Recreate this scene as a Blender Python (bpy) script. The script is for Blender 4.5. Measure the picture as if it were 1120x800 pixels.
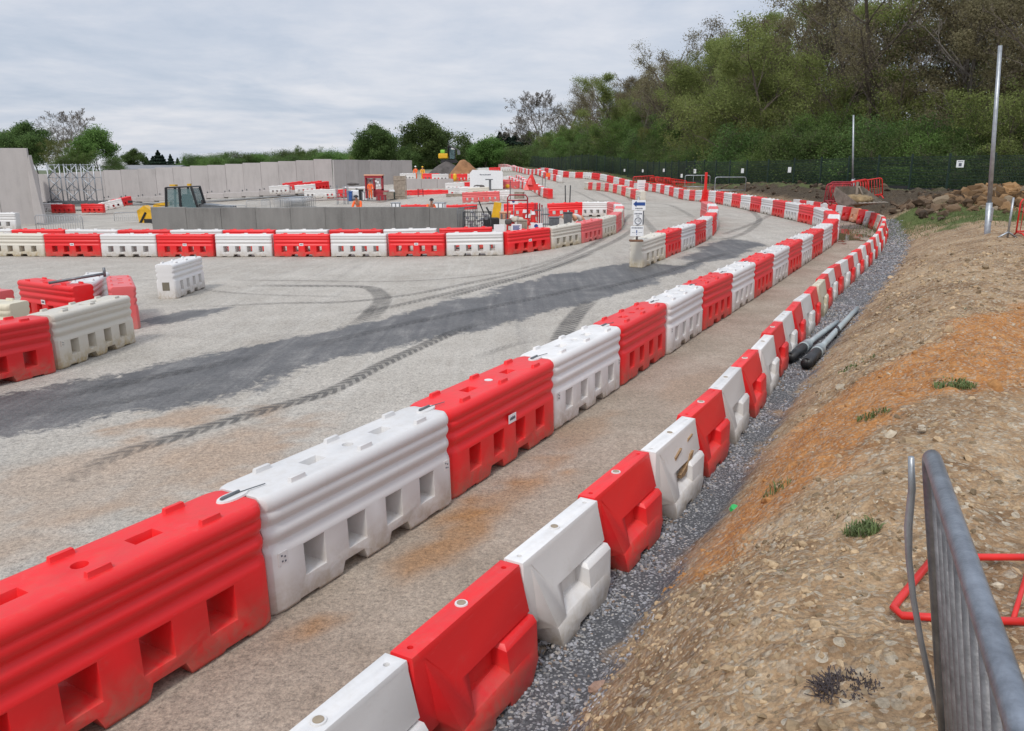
import bpy, bmesh, math, random
import numpy as np
from mathutils import Vector, Matrix, noise as mnoise
R = math.radians
sc = bpy.context.scene
for o in list(bpy.data.objects): bpy.data.objects.remove(o)
COL = sc.collection
# ------------------------------------------------------------ camera
CZ, FPX, PIT = 2.85, 850.0, math.atan(213/850.0)
cd = bpy.data.cameras.new("camera"); cam = bpy.data.objects.new("camera", cd); COL.objects.link(cam)
cam.location = (0, 0, CZ); cam.rotation_euler = (math.pi/2-PIT, 0, 0)
cd.sensor_width = 36; cd.lens = 36*FPX/1120; cd.clip_start = .05; cd.clip_end = 4000
sc.camera = cam
# ------------------------------------------------------------ sky
SUN_EL, SUN_AZ = R(50), R(202)          # azimuth clockwise from +Y (behind the camera, a little left)
w = bpy.data.worlds.new("World"); sc.world = w; w.use_nodes = True
nt = w.node_tree; nt.nodes.clear()
def N(t, ty, **k):
    n = t.nodes.new(ty)
    for a, b in k.items(): setattr(n, a, b)
    return n
wo = N(nt, 'ShaderNodeOutputWorld'); bg = N(nt, 'ShaderNodeBackground'); bg.inputs[1].default_value = 0.1
sky = N(nt, 'ShaderNodeTexSky', sky_type='NISHITA'); sky.sun_disc = False
sky.sun_elevation = SUN_EL; sky.sun_rotation = SUN_AZ; sky.air_density = 1.0; sky.dust_density = 2.0
tc = N(nt, 'ShaderNodeTexCoord'); sep = N(nt, 'ShaderNodeSeparateXYZ'); nt.links.new(tc.outputs['Generated'], sep.inputs[0])
def M(t, op, a, b=None, clamp=False):
    n = N(t, 'ShaderNodeMath', operation=op); n.use_clamp = clamp
    for i, v in enumerate((a, b)):
        if v is None: continue
        if isinstance(v, (int, float)): n.inputs[i].default_value = v
        else: t.links.new(v, n.inputs[i])
    return n.outputs[0]
zz = M(nt, 'ADD', M(nt, 'MAXIMUM', sep.outputs[2], 0.0), 0.10)
cx = M(nt, 'DIVIDE', sep.outputs[0], zz); cy = M(nt, 'DIVIDE', sep.outputs[1], zz)
cb = N(nt, 'ShaderNodeCombineXYZ'); nt.links.new(cx, cb.inputs[0]); nt.links.new(cy, cb.inputs[1])
def noise(t, vec, scale, det=6, rough=.55, dist=0.0):
    n = N(t, 'ShaderNodeTexNoise'); n.inputs['Scale'].default_value = scale; n.inputs['Detail'].default_value = det
    n.inputs['Roughness'].default_value = rough; n.inputs['Distortion'].default_value = dist
    if vec is not None: t.links.new(vec, n.inputs['Vector'])
    return n.outputs['Fac']
def ramp(t, fac, stops):
    n = N(t, 'ShaderNodeValToRGB'); e = n.color_ramp.elements
    while len(e) < len(stops): e.new(.5)
    for i, (p, c) in enumerate(stops):
        e[i].position = p; e[i].color = (*c, 1) if len(c) == 3 else c
    t.links.new(fac, n.inputs[0]); return n.outputs[0]
def mixc(t, fac, a, b, blend='MIX'):
    n = N(t, 'ShaderNodeMix', data_type='RGBA', blend_type=blend); n.clamp_factor = True
    for s, v in ((n.inputs[0], fac), (n.inputs[6], a), (n.inputs[7], b)):
        if isinstance(v, (int, float)): s.default_value = v
        elif isinstance(v, tuple): s.default_value = (*v[:3], 1)
        else: t.links.new(v, s)
    return n.outputs[2]
c1 = noise(nt, cb.outputs[0], .40, 8, .58, .4)
c2 = noise(nt, cb.outputs[0], 1.5, 6, .6, .3)
cl = M(nt, 'ADD', M(nt, 'MULTIPLY', c1, .72), M(nt, 'MULTIPLY', c2, .28))
cloud = ramp(nt, cl, [(.36, (4.2, 4.95, 6.1)), (.47, (5.5, 6.0, 6.95)), (.60, (7.3, 7.4, 7.9))])
zen = M(nt, 'ADD', 1.0, M(nt, 'MULTIPLY', M(nt, 'SUBTRACT', sep.outputs[2], .30, True), 1.25))   # overcast sky: brighter overhead
cloud = mixc(nt, 1.0, cloud, zen, 'MULTIPLY')
skc = mixc(nt, .90, sky.outputs[0], cloud)
nt.links.new(skc, bg.inputs[0]); nt.links.new(bg.outputs[0], wo.inputs[0])
# ------------------------------------------------------------ sun (veiled by cloud: soft)
sd = bpy.data.lights.new("sun", 'SUN'); sd.energy = 1.7; sd.angle = R(12); sd.color = (1, .965, .91)
so = bpy.data.objects.new("sun", sd); COL.objects.link(so)
sv = Vector((math.sin(SUN_AZ)*math.cos(SUN_EL), math.cos(SUN_AZ)*math.cos(SUN_EL), math.sin(SUN_EL)))
so.rotation_euler = (-sv).to_track_quat('-Z', 'Y').to_euler()
sc.view_settings.view_transform = 'Standard'; sc.view_settings.look = 'None'
sc.view_settings.exposure = 0.14; sc.view_settings.gamma = 1
sc.render.engine = 'CYCLES'; sc.cycles.max_bounces = 6; sc.cycles.transparent_max_bounces = 12
rng = np.random.default_rng(7); random.seed(7)

# ------------------------------------------------------------ measuring helpers
cP, sP = math.cos(PIT), math.sin(PIT)
def at(px, py, z):
    """point at height z seen at photo pixel (px,py)"""
    u, v = (px-560)/FPX, -(py-400)/FPX
    d = Vector((u, cP+v*sP, -sP+v*cP)); t = (z-CZ)/d.z
    return Vector((d.x*t, d.y*t, z))
def xat(px, Y, z=0.0):
    return (px-560)/FPX*(Y*cP+(CZ-z)*sP)
def zat(py, Y):
    v = -(py-400)/FPX
    return CZ + Y*(-sP+v*cP)/(cP+v*sP)
# ------------------------------------------------------------ materials
def mat(name):
    m = bpy.data.materials.new(name); m.use_nodes = True; t = m.node_tree
    b = t.nodes['Principled BSDF']; return m, t, b
def coords(t, kind='Object'):
    return N(t, 'ShaderNodeTexCoord').outputs[kind]
def wpos(t): return N(t, 'ShaderNodeNewGeometry').outputs['Position']
def bump(t, b, h, strength=.3, dist=.01):
    n = N(t, 'ShaderNodeBump'); n.inputs['Strength'].default_value = strength; n.inputs['Distance'].default_value = dist
    t.links.new(h, n.inputs['Height']); t.links.new(n.outputs[0], b.inputs['Normal'])
def plain(name, col, rough=.6, metal=0.0, var=.18, scale=6, bmp=0.0, spec=.5):
    m, t, b = mat(name); v = coords(t)
    f = noise(t, v, scale, 5, .6)
    dark = tuple(c*(1-var) for c in col); lite = tuple(min(1, c*(1+var)) for c in col)
    c = ramp(t, f, [(.3, dark), (.7, lite)])
    t.links.new(c, b.inputs['Base Color']); b.inputs['Roughness'].default_value = rough
    b.inputs['Metallic'].default_value = metal; b.inputs['Specular IOR Level'].default_value = spec
    if bmp: bump(t, b, noise(t, v, scale*8, 4), bmp, .01)
    return m
def plastic(name, col, dirt=(.30, .24, .17), dirtamt=.5, rough=.42):
    """moulded polyethylene with scuffs, grime low down and tint varying from unit to unit"""
    m, t, b = mat(name); v = coords(t); oi = N(t, 'ShaderNodeObjectInfo')
    add = N(t, 'ShaderNodeVectorMath', operation='ADD'); sc_ = N(t, 'ShaderNodeVectorMath', operation='SCALE')
    cb2 = N(t, 'ShaderNodeCombineXYZ'); t.links.new(oi.outputs['Random'], cb2.inputs[0]); t.links.new(oi.outputs['Random'], cb2.inputs[1])
    t.links.new(cb2.outputs[0], sc_.inputs[0]); sc_.inputs['Scale'].default_value = 37.0
    t.links.new(v, add.inputs[0]); t.links.new(sc_.outputs[0], add.inputs[1]); vv = add.outputs[0]
    lum = M(t, 'ADD', .90, M(t, 'MULTIPLY', oi.outputs['Random'], .16))
    base = mixc(t, 1.0, tuple(col), lum, 'MULTIPLY')
    soft = noise(t, vv, 2.2, 4, .6)
    base = mixc(t, M(t, 'MULTIPLY', M(t, 'SUBTRACT', soft, .45, True), .9, True), base, tuple(min(1, c*.82+.02) for c in col))
    sp = N(t, 'ShaderNodeSeparateXYZ'); t.links.new(v, sp.inputs[0])
    low = M(t, 'SUBTRACT', 1.0, M(t, 'MULTIPLY', sp.outputs[2], 3.2), True)
    g = noise(t, vv, 9, 7, .68, .4)
    d1 = M(t, 'MULTIPLY', M(t, 'MULTIPLY', low, M(t, 'SUBTRACT', M(t, 'MULTIPLY', g, 3.2), 1.0, True)), dirtamt*1.5, True)
    foot = M(t, 'MULTIPLY', M(t, 'SUBTRACT', 1.0, M(t, 'MULTIPLY', sp.outputs[2], 11.0), True), M(t, 'SUBTRACT', M(t, 'MULTIPLY', noise(t, vv, 6, 6, .7), 2.4), .5, True), True); d1 = M(t, 'MAXIMUM', d1, M(t, 'MULTIPLY', foot, .75), True)
    speck = M(t, 'MULTIPLY', M(t, 'SUBTRACT', noise(t, vv, 46, 5, .75), .63, True), 4.5*dirtamt, True)
    smear = M(t, 'MULTIPLY', M(t, 'SUBTRACT', noise(t, vv, 4.5, 7, .72, 1.2), .57, True), 3.2*dirtamt, True)
    d = M(t, 'MAXIMUM', M(t, 'MAXIMUM', d1, M(t, 'MULTIPLY', speck, .6)), M(t, 'MULTIPLY', smear, .55), True)
    # dirt settles on faces that look up
    geo = N(t, 'ShaderNodeNewGeometry'); s2 = N(t, 'ShaderNodeSeparateXYZ'); t.links.new(geo.outputs['Normal'], s2.inputs[0])
    up = M(t, 'MULTIPLY', M(t, 'SUBTRACT', s2.outputs[2], .6, True), M(t, 'MULTIPLY', M(t, 'SUBTRACT', noise(t, vv, 13, 6, .7), .45, True), 3.2*dirtamt, True), True)
    d = M(t, 'MAXIMUM', d, up, True)
    mps = N(t, 'ShaderNodeMapping'); mps.inputs['Scale'].default_value = (1.2, 1, 14); t.links.new(vv, mps.inputs[0])
    scuf = M(t, 'MULTIPLY', M(t, 'SUBTRACT', noise(t, mps.outputs[0], 5, 6, .75, .5), .60, True), 3.0, True)
    base = mixc(t, M(t, 'MULTIPLY', scuf, .5), base, tuple(min(1, c*.75+.20) for c in col))
    c = mixc(t, d, base, dirt)
    t.links.new(c, b.inputs['Base Color'])
    t.links.new(M(t, 'ADD', rough, M(t, 'MULTIPLY', d, .4)), b.inputs['Roughness'])
    b.inputs['Specular IOR Level'].default_value = .4
    bump(t, b, noise(t, vv, 30, 4, .6), .10, .006)
    return m
RED = plastic('red_plastic', (.75, .018, .021), (.34, .17, .12), .55)
WHITE = plastic('white_plastic', (.68, .665, .65), (.38, .31, .22), .58)
YELLOWED = plastic('yellowed_plastic', (.60, .55, .42), (.34, .27, .15), .5)
GRIMY = plastic('grimy_white_plastic', (.62, .58, .50), (.42, .33, .19), .85)
FADED = plastic('faded_red_plastic', (.74, .13, .13), (.45, .27, .22), .5)
PEACH = plastic('peach_plastic', (.70, .36, .22), (.34, .2, .13), .5)
BLACK = plain('black_plastic', (.018, .018, .02), .5)
GALV = plain('galvanised_steel', (.36, .38, .40), .42, .65, .22, 9, .1)
GALVN = plain('weathered_galvanised_tube', (.24, .26, .29), .33, .75, .3, 22, .15)
GALVD = plain('dull_galvanised_bars', (.21, .205, .205), .5, .5, .35, 25, .2)
DSTEEL = plain('dull_steel', (.16, .17, .18), .5, .5, .25, 8)
REDMET = plain('red_painted_steel', (.62, .02, .015), .4, 0, .15, 5)
DRED = plain('dark_red_paint', (.30, .02, .03), .5)
YEL = plain('yellow_paint', (.72, .40, .015), .45, 0, .15, 3)
GLASS, _t, _b = mat('dark_glass'); _b.inputs['Alpha'].default_value = .55; _b.inputs['Base Color'].default_value = (.16, .26, .27, 1); _b.inputs['Roughness'].default_value = .08
ORANGE = plain('orange_hi_vis_cloth', (.95, .14, .03), .8)
DARKCL = plain('dark_cloth', (.03, .03, .035), .85)
SKIN = plain('skin', (.45, .24, .16), .6)
SIGNW = plain('white_sign_face', (.78, .79, .80), .45, 0, .05)
SIGNB = plain('blue_sign_paint', (.02, .07, .26), .45, 0, .1)
INK = plain('dark_print', (.10, .11, .14), .6)
WOOD = plain('weathered_timber', (.30, .25, .20), .85, 0, .3, 4)
GREYPIPE = plain('grey_duct_plastic', (.37, .42, .43), .45, 0, .15, 5)
BLUE = plain('blue_plastic', (.03, .10, .32), .5)
GREENP = plain('green_plastic', (.03, .42, .10), .45)

def attr(t, name, out='Fac'):
    n = N(t, 'ShaderNodeAttribute'); n.attribute_name = name; return n.outputs[out]
def concrete_mat(name, col, streak=.25):
    m, t, b = mat(name); v = coords(t)
    mp = N(t, 'ShaderNodeMapping'); mp.inputs['Scale'].default_value = (1, 1, .18); t.links.new(v, mp.inputs[0])
    a = noise(t, mp.outputs[0], 2.2, 8, .68); c = noise(t, v, .45, 4, .6); sm = noise(t, v, 22, 5, .7)
    f = M(t, 'ADD', M(t, 'ADD', M(t, 'MULTIPLY', a, .45), M(t, 'MULTIPLY', c, .35)), M(t, 'MULTIPLY', sm, .2))
    k = ramp(t, f, [(.32, tuple(x*(1-streak*1.5) for x in col)), (.5, col), (.68, tuple(min(1, x*(1+streak*.8)) for x in col))])
    oi = N(t, 'ShaderNodeObjectInfo'); k = mixc(t, 1.0, k, M(t, 'ADD', .93, M(t, 'MULTIPLY', oi.outputs['Random'], .13)), 'MULTIPLY')
    t.links.new(k, b.inputs['Base Color']); b.inputs['Roughness'].default_value = .9
    bump(t, b, sm, .25, .01); return m
PANEL = concrete_mat('precast_concrete', (.43, .40, .385), .14)
GREYWALL = concrete_mat('dark_concrete', (.205, .20, .188), .32)
# ------------------------------------------------------------ mesh helpers
def mesh_obj(name, verts, faces, material=None, parent=None, smooth=False):
    me = bpy.data.meshes.new(name); me.from_pydata([tuple(v) for v in verts], [], faces); me.update()
    if material: me.materials.append(material)
    if smooth: me.polygons.foreach_set('use_smooth', [True]*len(me.polygons))
    o = bpy.data.objects.new(name, me); COL.objects.link(o)
    if parent: o.parent = parent
    return o
def bm_obj(name, bm, material=None, parent=None, smooth=False):
    me = bpy.data.meshes.new(name); bmesh.ops.recalc_face_normals(bm, faces=bm.faces); bm.to_mesh(me); bm.free()
    if material: me.materials.append(material)
    if smooth: me.polygons.foreach_set('use_smooth', [True]*len(me.polygons))
    o = bpy.data.objects.new(name, me); COL.objects.link(o)
    if parent: o.parent = parent
    return o
def np_mesh(name, V, F, material=None, parent=None, smooth=False):
    """V (n,3) float array, F (m,k) int array"""
    me = bpy.data.meshes.new(name); k = F.shape[1]
    me.vertices.add(len(V)); me.vertices.foreach_set('co', np.ascontiguousarray(V, dtype=np.float32).ravel())
    me.loops.add(F.size); me.loops.foreach_set('vertex_index', np.ascontiguousarray(F, dtype=np.int32).ravel())
    me.polygons.add(len(F)); me.polygons.foreach_set('loop_start', np.arange(0, F.size, k, dtype=np.int32))
    me.polygons.foreach_set('use_smooth', np.full(len(F), smooth, dtype=bool))
    me.update(calc_edges=True); me.validate()
    if material: me.materials.append(material)
    o = bpy.data.objects.new(name, me); COL.objects.link(o)
    if parent: o.parent = parent
    return o
def fattr(o, name, vals):
    a = o.data.attributes.new(name, 'FLOAT', 'POINT'); a.data.foreach_set('value', np.ascontiguousarray(vals, dtype=np.float32))
def cattr(o, name, cols):
    a = o.data.attributes.new(name, 'FLOAT_COLOR', 'POINT')
    c = np.ones((len(cols), 4), dtype=np.float32); c[:, :3] = cols; a.data.foreach_set('color', c.ravel())
def tag(o, label=None, cat=None, group=None, kind=None):
    if label: o['label'] = label
    if cat: o['category'] = cat
    if group: o['group'] = group
    if kind: o['kind'] = kind
    return o
def empty(name, loc, rz=0):
    o = bpy.data.objects.new(name, None); COL.objects.link(o); o.location = loc; o.rotation_euler = (0, 0, rz)
    o.empty_display_size = .2; return o
def box(bm, x0, x1, y0, y1, z0, z1, bev=0, mtx=None):
    g = bmesh.ops.create_cube(bm, size=1); vs = g['verts']
    for v in vs:
        v.co = Vector((x0+(v.co.x+.5)*(x1-x0), y0+(v.co.y+.5)*(y1-y0), z0+(v.co.z+.5)*(z1-z0)))
    if bev:
        es = list({e for v in vs for e in v.link_edges})
        r = bmesh.ops.bevel(bm, geom=es, offset=bev, segments=1, affect='EDGES'); vs = r['verts']
    if mtx:
        for v in set(vs): v.co = mtx @ v.co
    return vs
def hull(bm, pts):
    vs = [bm.verts.new(p) for p in pts]
    bmesh.ops.convex_hull(bm, input=vs)
def tube(bm, pts, r, n=8, cap=True):
    pts = [Vector(p) for p in pts]; rings = []
    rr = r if isinstance(r, (list, tuple)) else [r]*len(pts)
    up0 = None
    for i, p in enumerate(pts):
        a = pts[max(i-1, 0)]; b = pts[min(i+1, len(pts)-1)]; d = (b-a).normalized()
        if up0 is None: up0 = Vector((0, 0, 1)) if abs(d.z) < .9 else Vector((1, 0, 0))
        x = d.cross(up0).normalized(); y = x.cross(d).normalized(); up0 = y
        rings.append([bm.verts.new(p + rr[i]*(math.cos(2*math.pi*k/n)*x+math.sin(2*math.pi*k/n)*y)) for k in range(n)])
    for a, b in zip(rings, rings[1:]):
        for k in range(n):
            bm.faces.new((a[k], a[(k+1) % n], b[(k+1) % n], b[k]))
    if cap: bm.faces.new(rings[0][::-1]); bm.faces.new(rings[-1])
def tube_obj(name, paths, r, m, parent=None, n=8):
    bm = bmesh.new()
    for p in paths: tube(bm, p, r, n)
    o = bm_obj(name, bm, m, parent, True); return o
def autosmooth(o, ang=35):
    me = o.data
    bm = bmesh.new(); bm.from_mesh(me)
    for f in bm.faces: f.smooth = True
    for e in bm.edges:
        e.smooth = not (len(e.link_faces) == 2 and e.calc_face_angle(0) > R(ang))
    bm.to_mesh(me); bm.free()
def finish(o, bevel=.006, segs=2, ang=32):
    """evaluate modifiers of o into its mesh (bevel)"""
    if bevel:
        b = o.modifiers.new('b', 'BEVEL'); b.width = bevel; b.segments = segs; b.limit_method = 'ANGLE'; b.angle_limit = R(ang); b.use_clamp_overlap = True
    dg = bpy.context.evaluated_depsgraph_get(); dg.update()
    me = bpy.data.meshes.new_from_object(o.evaluated_get(dg)); me.name = o.name
    old = o.data; o.modifiers.clear(); o.data = me
    autosmooth(o, 40); return o
def dup(src, loc, rz, parent=None, mats=None, tilt=(0, 0)):
    c = src.copy(); COL.objects.link(c)
    if parent is None: c.location = loc; c.rotation_euler = (tilt[0], tilt[1], rz)
    else: c.parent = parent
    for ch in src.children:
        dup(ch, None, None, c)
    return c
def lat(x, y, seed):
    xi = np.asarray(x).astype(np.int64); yi = np.asarray(y).astype(np.int64)
    h = (xi*374761393 + yi*668265263 + seed*1442695041) & 0xffffffff
    h = ((h ^ (h >> 13))*1274126177) & 0xffffffff
    return ((h ^ (h >> 16)) & 0xffff)/65535.0
def vn(x, y, seed=0):
    x0 = np.floor(x); y0 = np.floor(y); fx = x-x0; fy = y-y0
    fx = fx*fx*(3-2*fx); fy = fy*fy*(3-2*fy)
    a = lat(x0, y0, seed); b = lat(x0+1, y0, seed); c = lat(x0, y0+1, seed); d = lat(x0+1, y0+1, seed)
    return (a*(1-fx)+b*fx)*(1-fy)+(c*(1-fx)+d*fx)*fy - .5
def fbm(x, y, f, o=4, g=.5, seed=0):
    s = 0; a = 1
    for i in range(o): s = s+a*vn(x*f, y*f, seed+i*17); f *= 2.03; a *= g
    return s
def sstep(a, b, x):
    t = np.clip((x-a)/(b-a), 0, 1); return t*t*(3-2*t)
# ------------------------------------------------------------ ground height (thin plate through surveyed spots)
CTRL = [(-1.5, 4.5, 0), (2.4, 11.9, 0), (6, 18, .0), (9.7, 25.3, .05), (12, 31, .2), (14.5, 38, .4), (14.7, 59, .6), (14.6, 80, .75), (14.5, 97, 1.0),
        (9.8, 107, 1.75), (5, 125, 2.5), (0, 170, 3.3), (-2, 0, 0), (3, 0, 0), (-6, 5, 0), (-19, 30, -.28), (-9, 30, -.3), (0, 28, -.17), (-7, 14, -.1),
        (-9, 20.5, -.2), (-15, 14, -.15), (3.5, 23, -.02), (5.7, 25.5, .1), (-2, 15, -.02), (8, 40, .25), (10.3, 66, .35), (8.8, 94, .75), (3.5, 70, .45),
        (6.5, 103, 1.35), (5, 112, 1.6), (2.5, 126, 2.0), (.8, 145, 2.6), (-10, 37, -.3), (-14, 45, -.35), (-14.6, 80, -.05), (-2, 85, .85), (-7, 80, .25), (-45, 92, -1.0), (-43, 76, -1.25), (-36, 76, -1.2), (-38, 84, -1.1), (-33, 92, -.45), (-22, 95, .6), (-5, 112, 1.4), (-30, 50, -.3),
        (-60, 60, -.8), (24, 30, .3), (30, 52, .6), (24, 100, .8), (30, 10, .0), (20, 150, 2.2), (-25, 150, 1.5), (-70, 150, 0.5),
        (-200, 100, 0), (-150, 300, 1.5), (0, 300, 3.2), (150, 300, 3), (200, 100, 2), (100, -60, 0), (-100, -60, -.3), (-600, 900, 2.5), (0, 1200, 2.6), (600, 900, 2.6), (900, 0, 2.4), (-900, 0, 2.2), (0, -500, 0)]
_C = np.array(CTRL, float)
def _K(r): return np.where(r > 1e-9, r*r*np.log(np.maximum(r, 1e-9)), 0)
_n = len(_C); _r = np.hypot(_C[:, None, 0]-_C[None, :, 0], _C[:, None, 1]-_C[None, :, 1])/100
_A = np.zeros((_n+3, _n+3)); _A[:_n, :_n] = _K(_r)+np.eye(_n)*1e-5; _A[:_n, _n] = 1; _A[:_n, _n+1:] = _C[:, :2]/100; _A[_n:, :_n] = _A[:_n, _n:].T
_W = np.linalg.solve(_A, np.r_[_C[:, 2], 0, 0, 0])
def gz(x, y):
    x = np.asarray(x, float); y = np.asarray(y, float); s = _W[_n]+_W[_n+1]*x/100+_W[_n+2]*y/100
    for i in range(_n): s = s+_W[i]*_K(np.hypot(x-_C[i, 0], y-_C[i, 1])/100)
    return np.clip(s, -1.7, 4.0)
# ------------------------------------------------------------ guide curves
def spline(P, step=.25):
    P = [Vector((*p, 0)) for p in P]; out = []
    for i in range(len(P)-1):
        p0 = P[max(i-1, 0)]; p1 = P[i]; p2 = P[i+1]; p3 = P[min(i+2, len(P)-1)]; n = max(2, int((p2-p1).length/step))
        for k in range(n):
            t = k/n; out.append(.5*((2*p1)+(p2-p0)*t+(2*p0-5*p1+4*p2-p3)*t*t+(3*p1-p0-3*p2+p3)*t**3))
    out.append(P[-1]); return out
def walk(P, L, s0=0, n=None):
    """joint positions every L along polyline P (chord stepping)"""
    res = []; i = 0; cum = [0]
    for a, b in zip(P, P[1:]): cum.append(cum[-1]+(b-a).length)
    s = s0
    cum = np.array(cum); X = np.array([p.x for p in P]); Y = np.array([p.y for p in P])
    while s <= cum[-1] and (n is None or len(res) < n):
        res.append(Vector((np.interp(s, cum, X), np.interp(s, cum, Y), 0))); s += L
    return res
CP = [(-3.6, -2.3), (-2.0, .45), (-.46, 3.12), (.55, 4.86), (1.55, 6.58), (3.0, 9.3), (4.35, 12.0), (5.8, 14.75), (7.35, 17.75), (10.2, 22.7), (13.0, 27.7), (15.25, 32.2), (16.2, 35.2), (16.65, 39), (16.75, 46), (16.5, 60), (16.2, 75), (15.8, 94), (14.2, 104.5), (10.8, 112.5), (7.4, 123.5), (4.8, 136.5), (2.8, 152), (.8, 173), (-1, 200)]
CPL = spline(CP)
CX = np.array([p.x for p in CPL]); CY = np.array([p.y for p in CPL])
def dC(x, y):
    """signed distance to the kerb line of small barriers (+ = outer side), and arc position"""
    x = np.atleast_1d(np.asarray(x, float)); y = np.atleast_1d(np.asarray(y, float)); best = np.full(x.shape, 1e9); sg = np.zeros(x.shape); ss = np.zeros(x.shape); s = 0
    xs = CX[::2]; ys = CY[::2]
    for i in range(len(xs)-1):
        ax, ay, bx, by = xs[i], ys[i], xs[i+1], ys[i+1]; dx, dy = bx-ax, by-ay; L2 = dx*dx+dy*dy; L = math.sqrt(L2)
        t = np.clip(((x-ax)*dx+(y-ay)*dy)/L2, 0, 1); qx = ax+t*dx; qy = ay+t*dy; d = np.hypot(x-qx, y-qy)
        m = d < best; best = np.where(m, d, best); sg = np.where(m, np.sign((x-ax)*dy-(y-ay)*dx), sg); ss = np.where(m, s+t*L, ss); s += L
    return best*sg, ss
def soil_prof(d, y):
    """height of the earth bank above the road level at distance d outside the kerb line"""
    top = np.interp(y, [-5, 6, 14, 25, 38, 60, 90, 108], [1.12, 1.05, .98, .90, .78, .65, .40, .05])
    wdt = np.interp(y, [-5, 4, 12, 25, 40, 60], [1.45, 1.5, 2.0, 2.6, 2.2, 1.2])
    e = np.interp(y, [-5, 3, 4.5, 9, 13, 18, 30, 45], [.50, .50, .40, .40, .55, .85, .8, .4])
    t = np.clip((d-e)/wdt, -.2, 1); p = top*(np.where(t > 0, t*(1.75-.75*t), 0))
    # heap of broken ground in front of the fence
    q = np.interp(y, [31, 36, 44, 60, 95, 110], [0, 1, .9, 1, .5, .0])
    u = np.exp(-((d-np.interp(y, [34, 46, 60, 75], [6, 4.4, 3.0, 1.6]))/np.interp(y, [40, 75], [2.0, .9]))**2)
    return p + q*u*np.interp(y, [30, 40, 60, 100], [.35, .5, .6, .45])
def heap_far(x, y):
    # rubble ridge running right across behind the near bank
    c = 34.5+.10*(x-16); return .42*np.exp(-((y-c)/1.5)**2)*sstep(14.5, 17, x)
def hz(x, y):
    """surface height anywhere right of the kerb line"""
    d, s = dC(x, y); x = np.atleast_1d(x); y = np.atleast_1d(y)
    z = gz(x, y)+soil_prof(d, y)+heap_far(x, y)
    return np.where(d > .0, z, gz(x, y))
def gzs(x, y): return float(gz(np.array([x]), np.array([y]))[0])
def hzs(x, y): return float(hz(np.array([float(x)]), np.array([float(y)]))[0])
def hit(px, py, f=None):
    f = f or hzs; z = 0
    lo, hi = .5, 400; u, v = (px-560)/FPX, -(py-400)/FPX; d = Vector((u, cP+v*sP, -sP+v*cP))
    ts = np.geomspace(.8, 300, 260)
    for _k in range(2):
        h_ = hz(d.x*ts, d.y*ts); below = np.nonzero(CZ+d.z*ts < h_)[0]; i = below[0] if len(below) else len(ts)-1
        ts = np.linspace(ts[max(i-1, 0)], ts[i], 12)
    p = Vector((0, 0, CZ))+d*float(ts[6])
    return Vector((p.x, p.y, f(p.x, p.y)))
# ============================================================ GROUND
def pdist(P, x, y):
    """signed distance to polygon P (inside negative)"""
    best = np.full(x.shape, 1e9); ins = np.zeros(x.shape, bool); n = len(P)
    for i in range(n):
        ax, ay = P[i]; bx, by = P[(i+1) % n]; dx, dy = bx-ax, by-ay
        t = np.clip(((x-ax)*dx+(y-ay)*dy)/(dx*dx+dy*dy), 0, 1); best = np.minimum(best, np.hypot(x-ax-t*dx, y-ay-t*dy))
        c = ((ay > y) != (by > y)); ins ^= c & (x < (bx-ax)*(y-ay)/(by-ay+1e-12)+ax)
    return np.where(ins, -best, best)
def pxpoly(pts, z=0): return [tuple(at(a, b, z)[:2]) for a, b in pts]
def grid_lines(a, b, st, lo, hi, g=1.12):
    m = list(np.arange(a, b+1e-6, st)); s = st; v = b
    while v < hi: s *= g; v += s; m.append(v)
    s = st; v = a; pre = []
    while v > lo: s *= g; v -= s; pre.append(v)
    return np.array(pre[::-1]+m)
gx = grid_lines(-20, 17, .13, -1500, 1500); gy = grid_lines(1, 36, .13, -300, 2500)
GX, GY = np.meshgrid(gx, gy); fx, fy = GX.ravel(), GY.ravel()
fz = gz(fx, fy)
dd, _s = dC(fx, fy)
fz = fz + .012*fbm(fx, fy, .35, 3) - .30*sstep(.02, .28, dd)*(np.hypot(fx, fy) < 260)
nx, ny = len(gx), len(gy); idx = np.arange(nx*ny).reshape(ny, nx)
F = np.stack([idx[:-1, :-1], idx[:-1, 1:], idx[1:, 1:], idx[1:, :-1]], -1).reshape(-1, 4)
WET = pxpoly([(-60, 470), (-60, 432), (0, 424), (120, 405), (200, 388), (265, 378), (345, 361), (430, 341), (520, 321), (600, 298), (680, 288), (745, 292), (770, 270), (800, 266), (838, 272), (800, 285), (730, 305), (690, 322), (640, 332), (575, 351), (500, 365), (440, 378), (380, 392), (330, 408), (250, 436), (190, 450), (110, 463), (30, 472), (0, 480)])
wob = .55*fbm(fx, fy, .7, 3, .5, 3)
wet = -(pdist(WET, fx, fy)+wob)
sh = pxpoly([(150, 345), (200, 334), (250, 331), (232, 338), (175, 350)])
wet = np.maximum(wet, -(pdist(sh, fx, fy)+.3*wob)); wet = np.clip(wet, -2, 2)
def blob(px, py, rx, ry, amt=1.0, sd=0, z=0):
    c = at(px, py, z); a = math.atan2(c.x, c.y) if rx != ry else 0
    u = (fx-c.x); v = (fy-c.y)
    # elongated along the running direction of the barriers (30 degrees east of north)
    al = u*.5+v*.866; ac = u*.866-v*.5
    return amt*sstep(1.15, .25, np.hypot(al/ry, ac/rx)+1.3*fbm(fx, fy, 1.3, 5, .65, 11+sd))
stain = np.zeros_like(fx)
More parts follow.
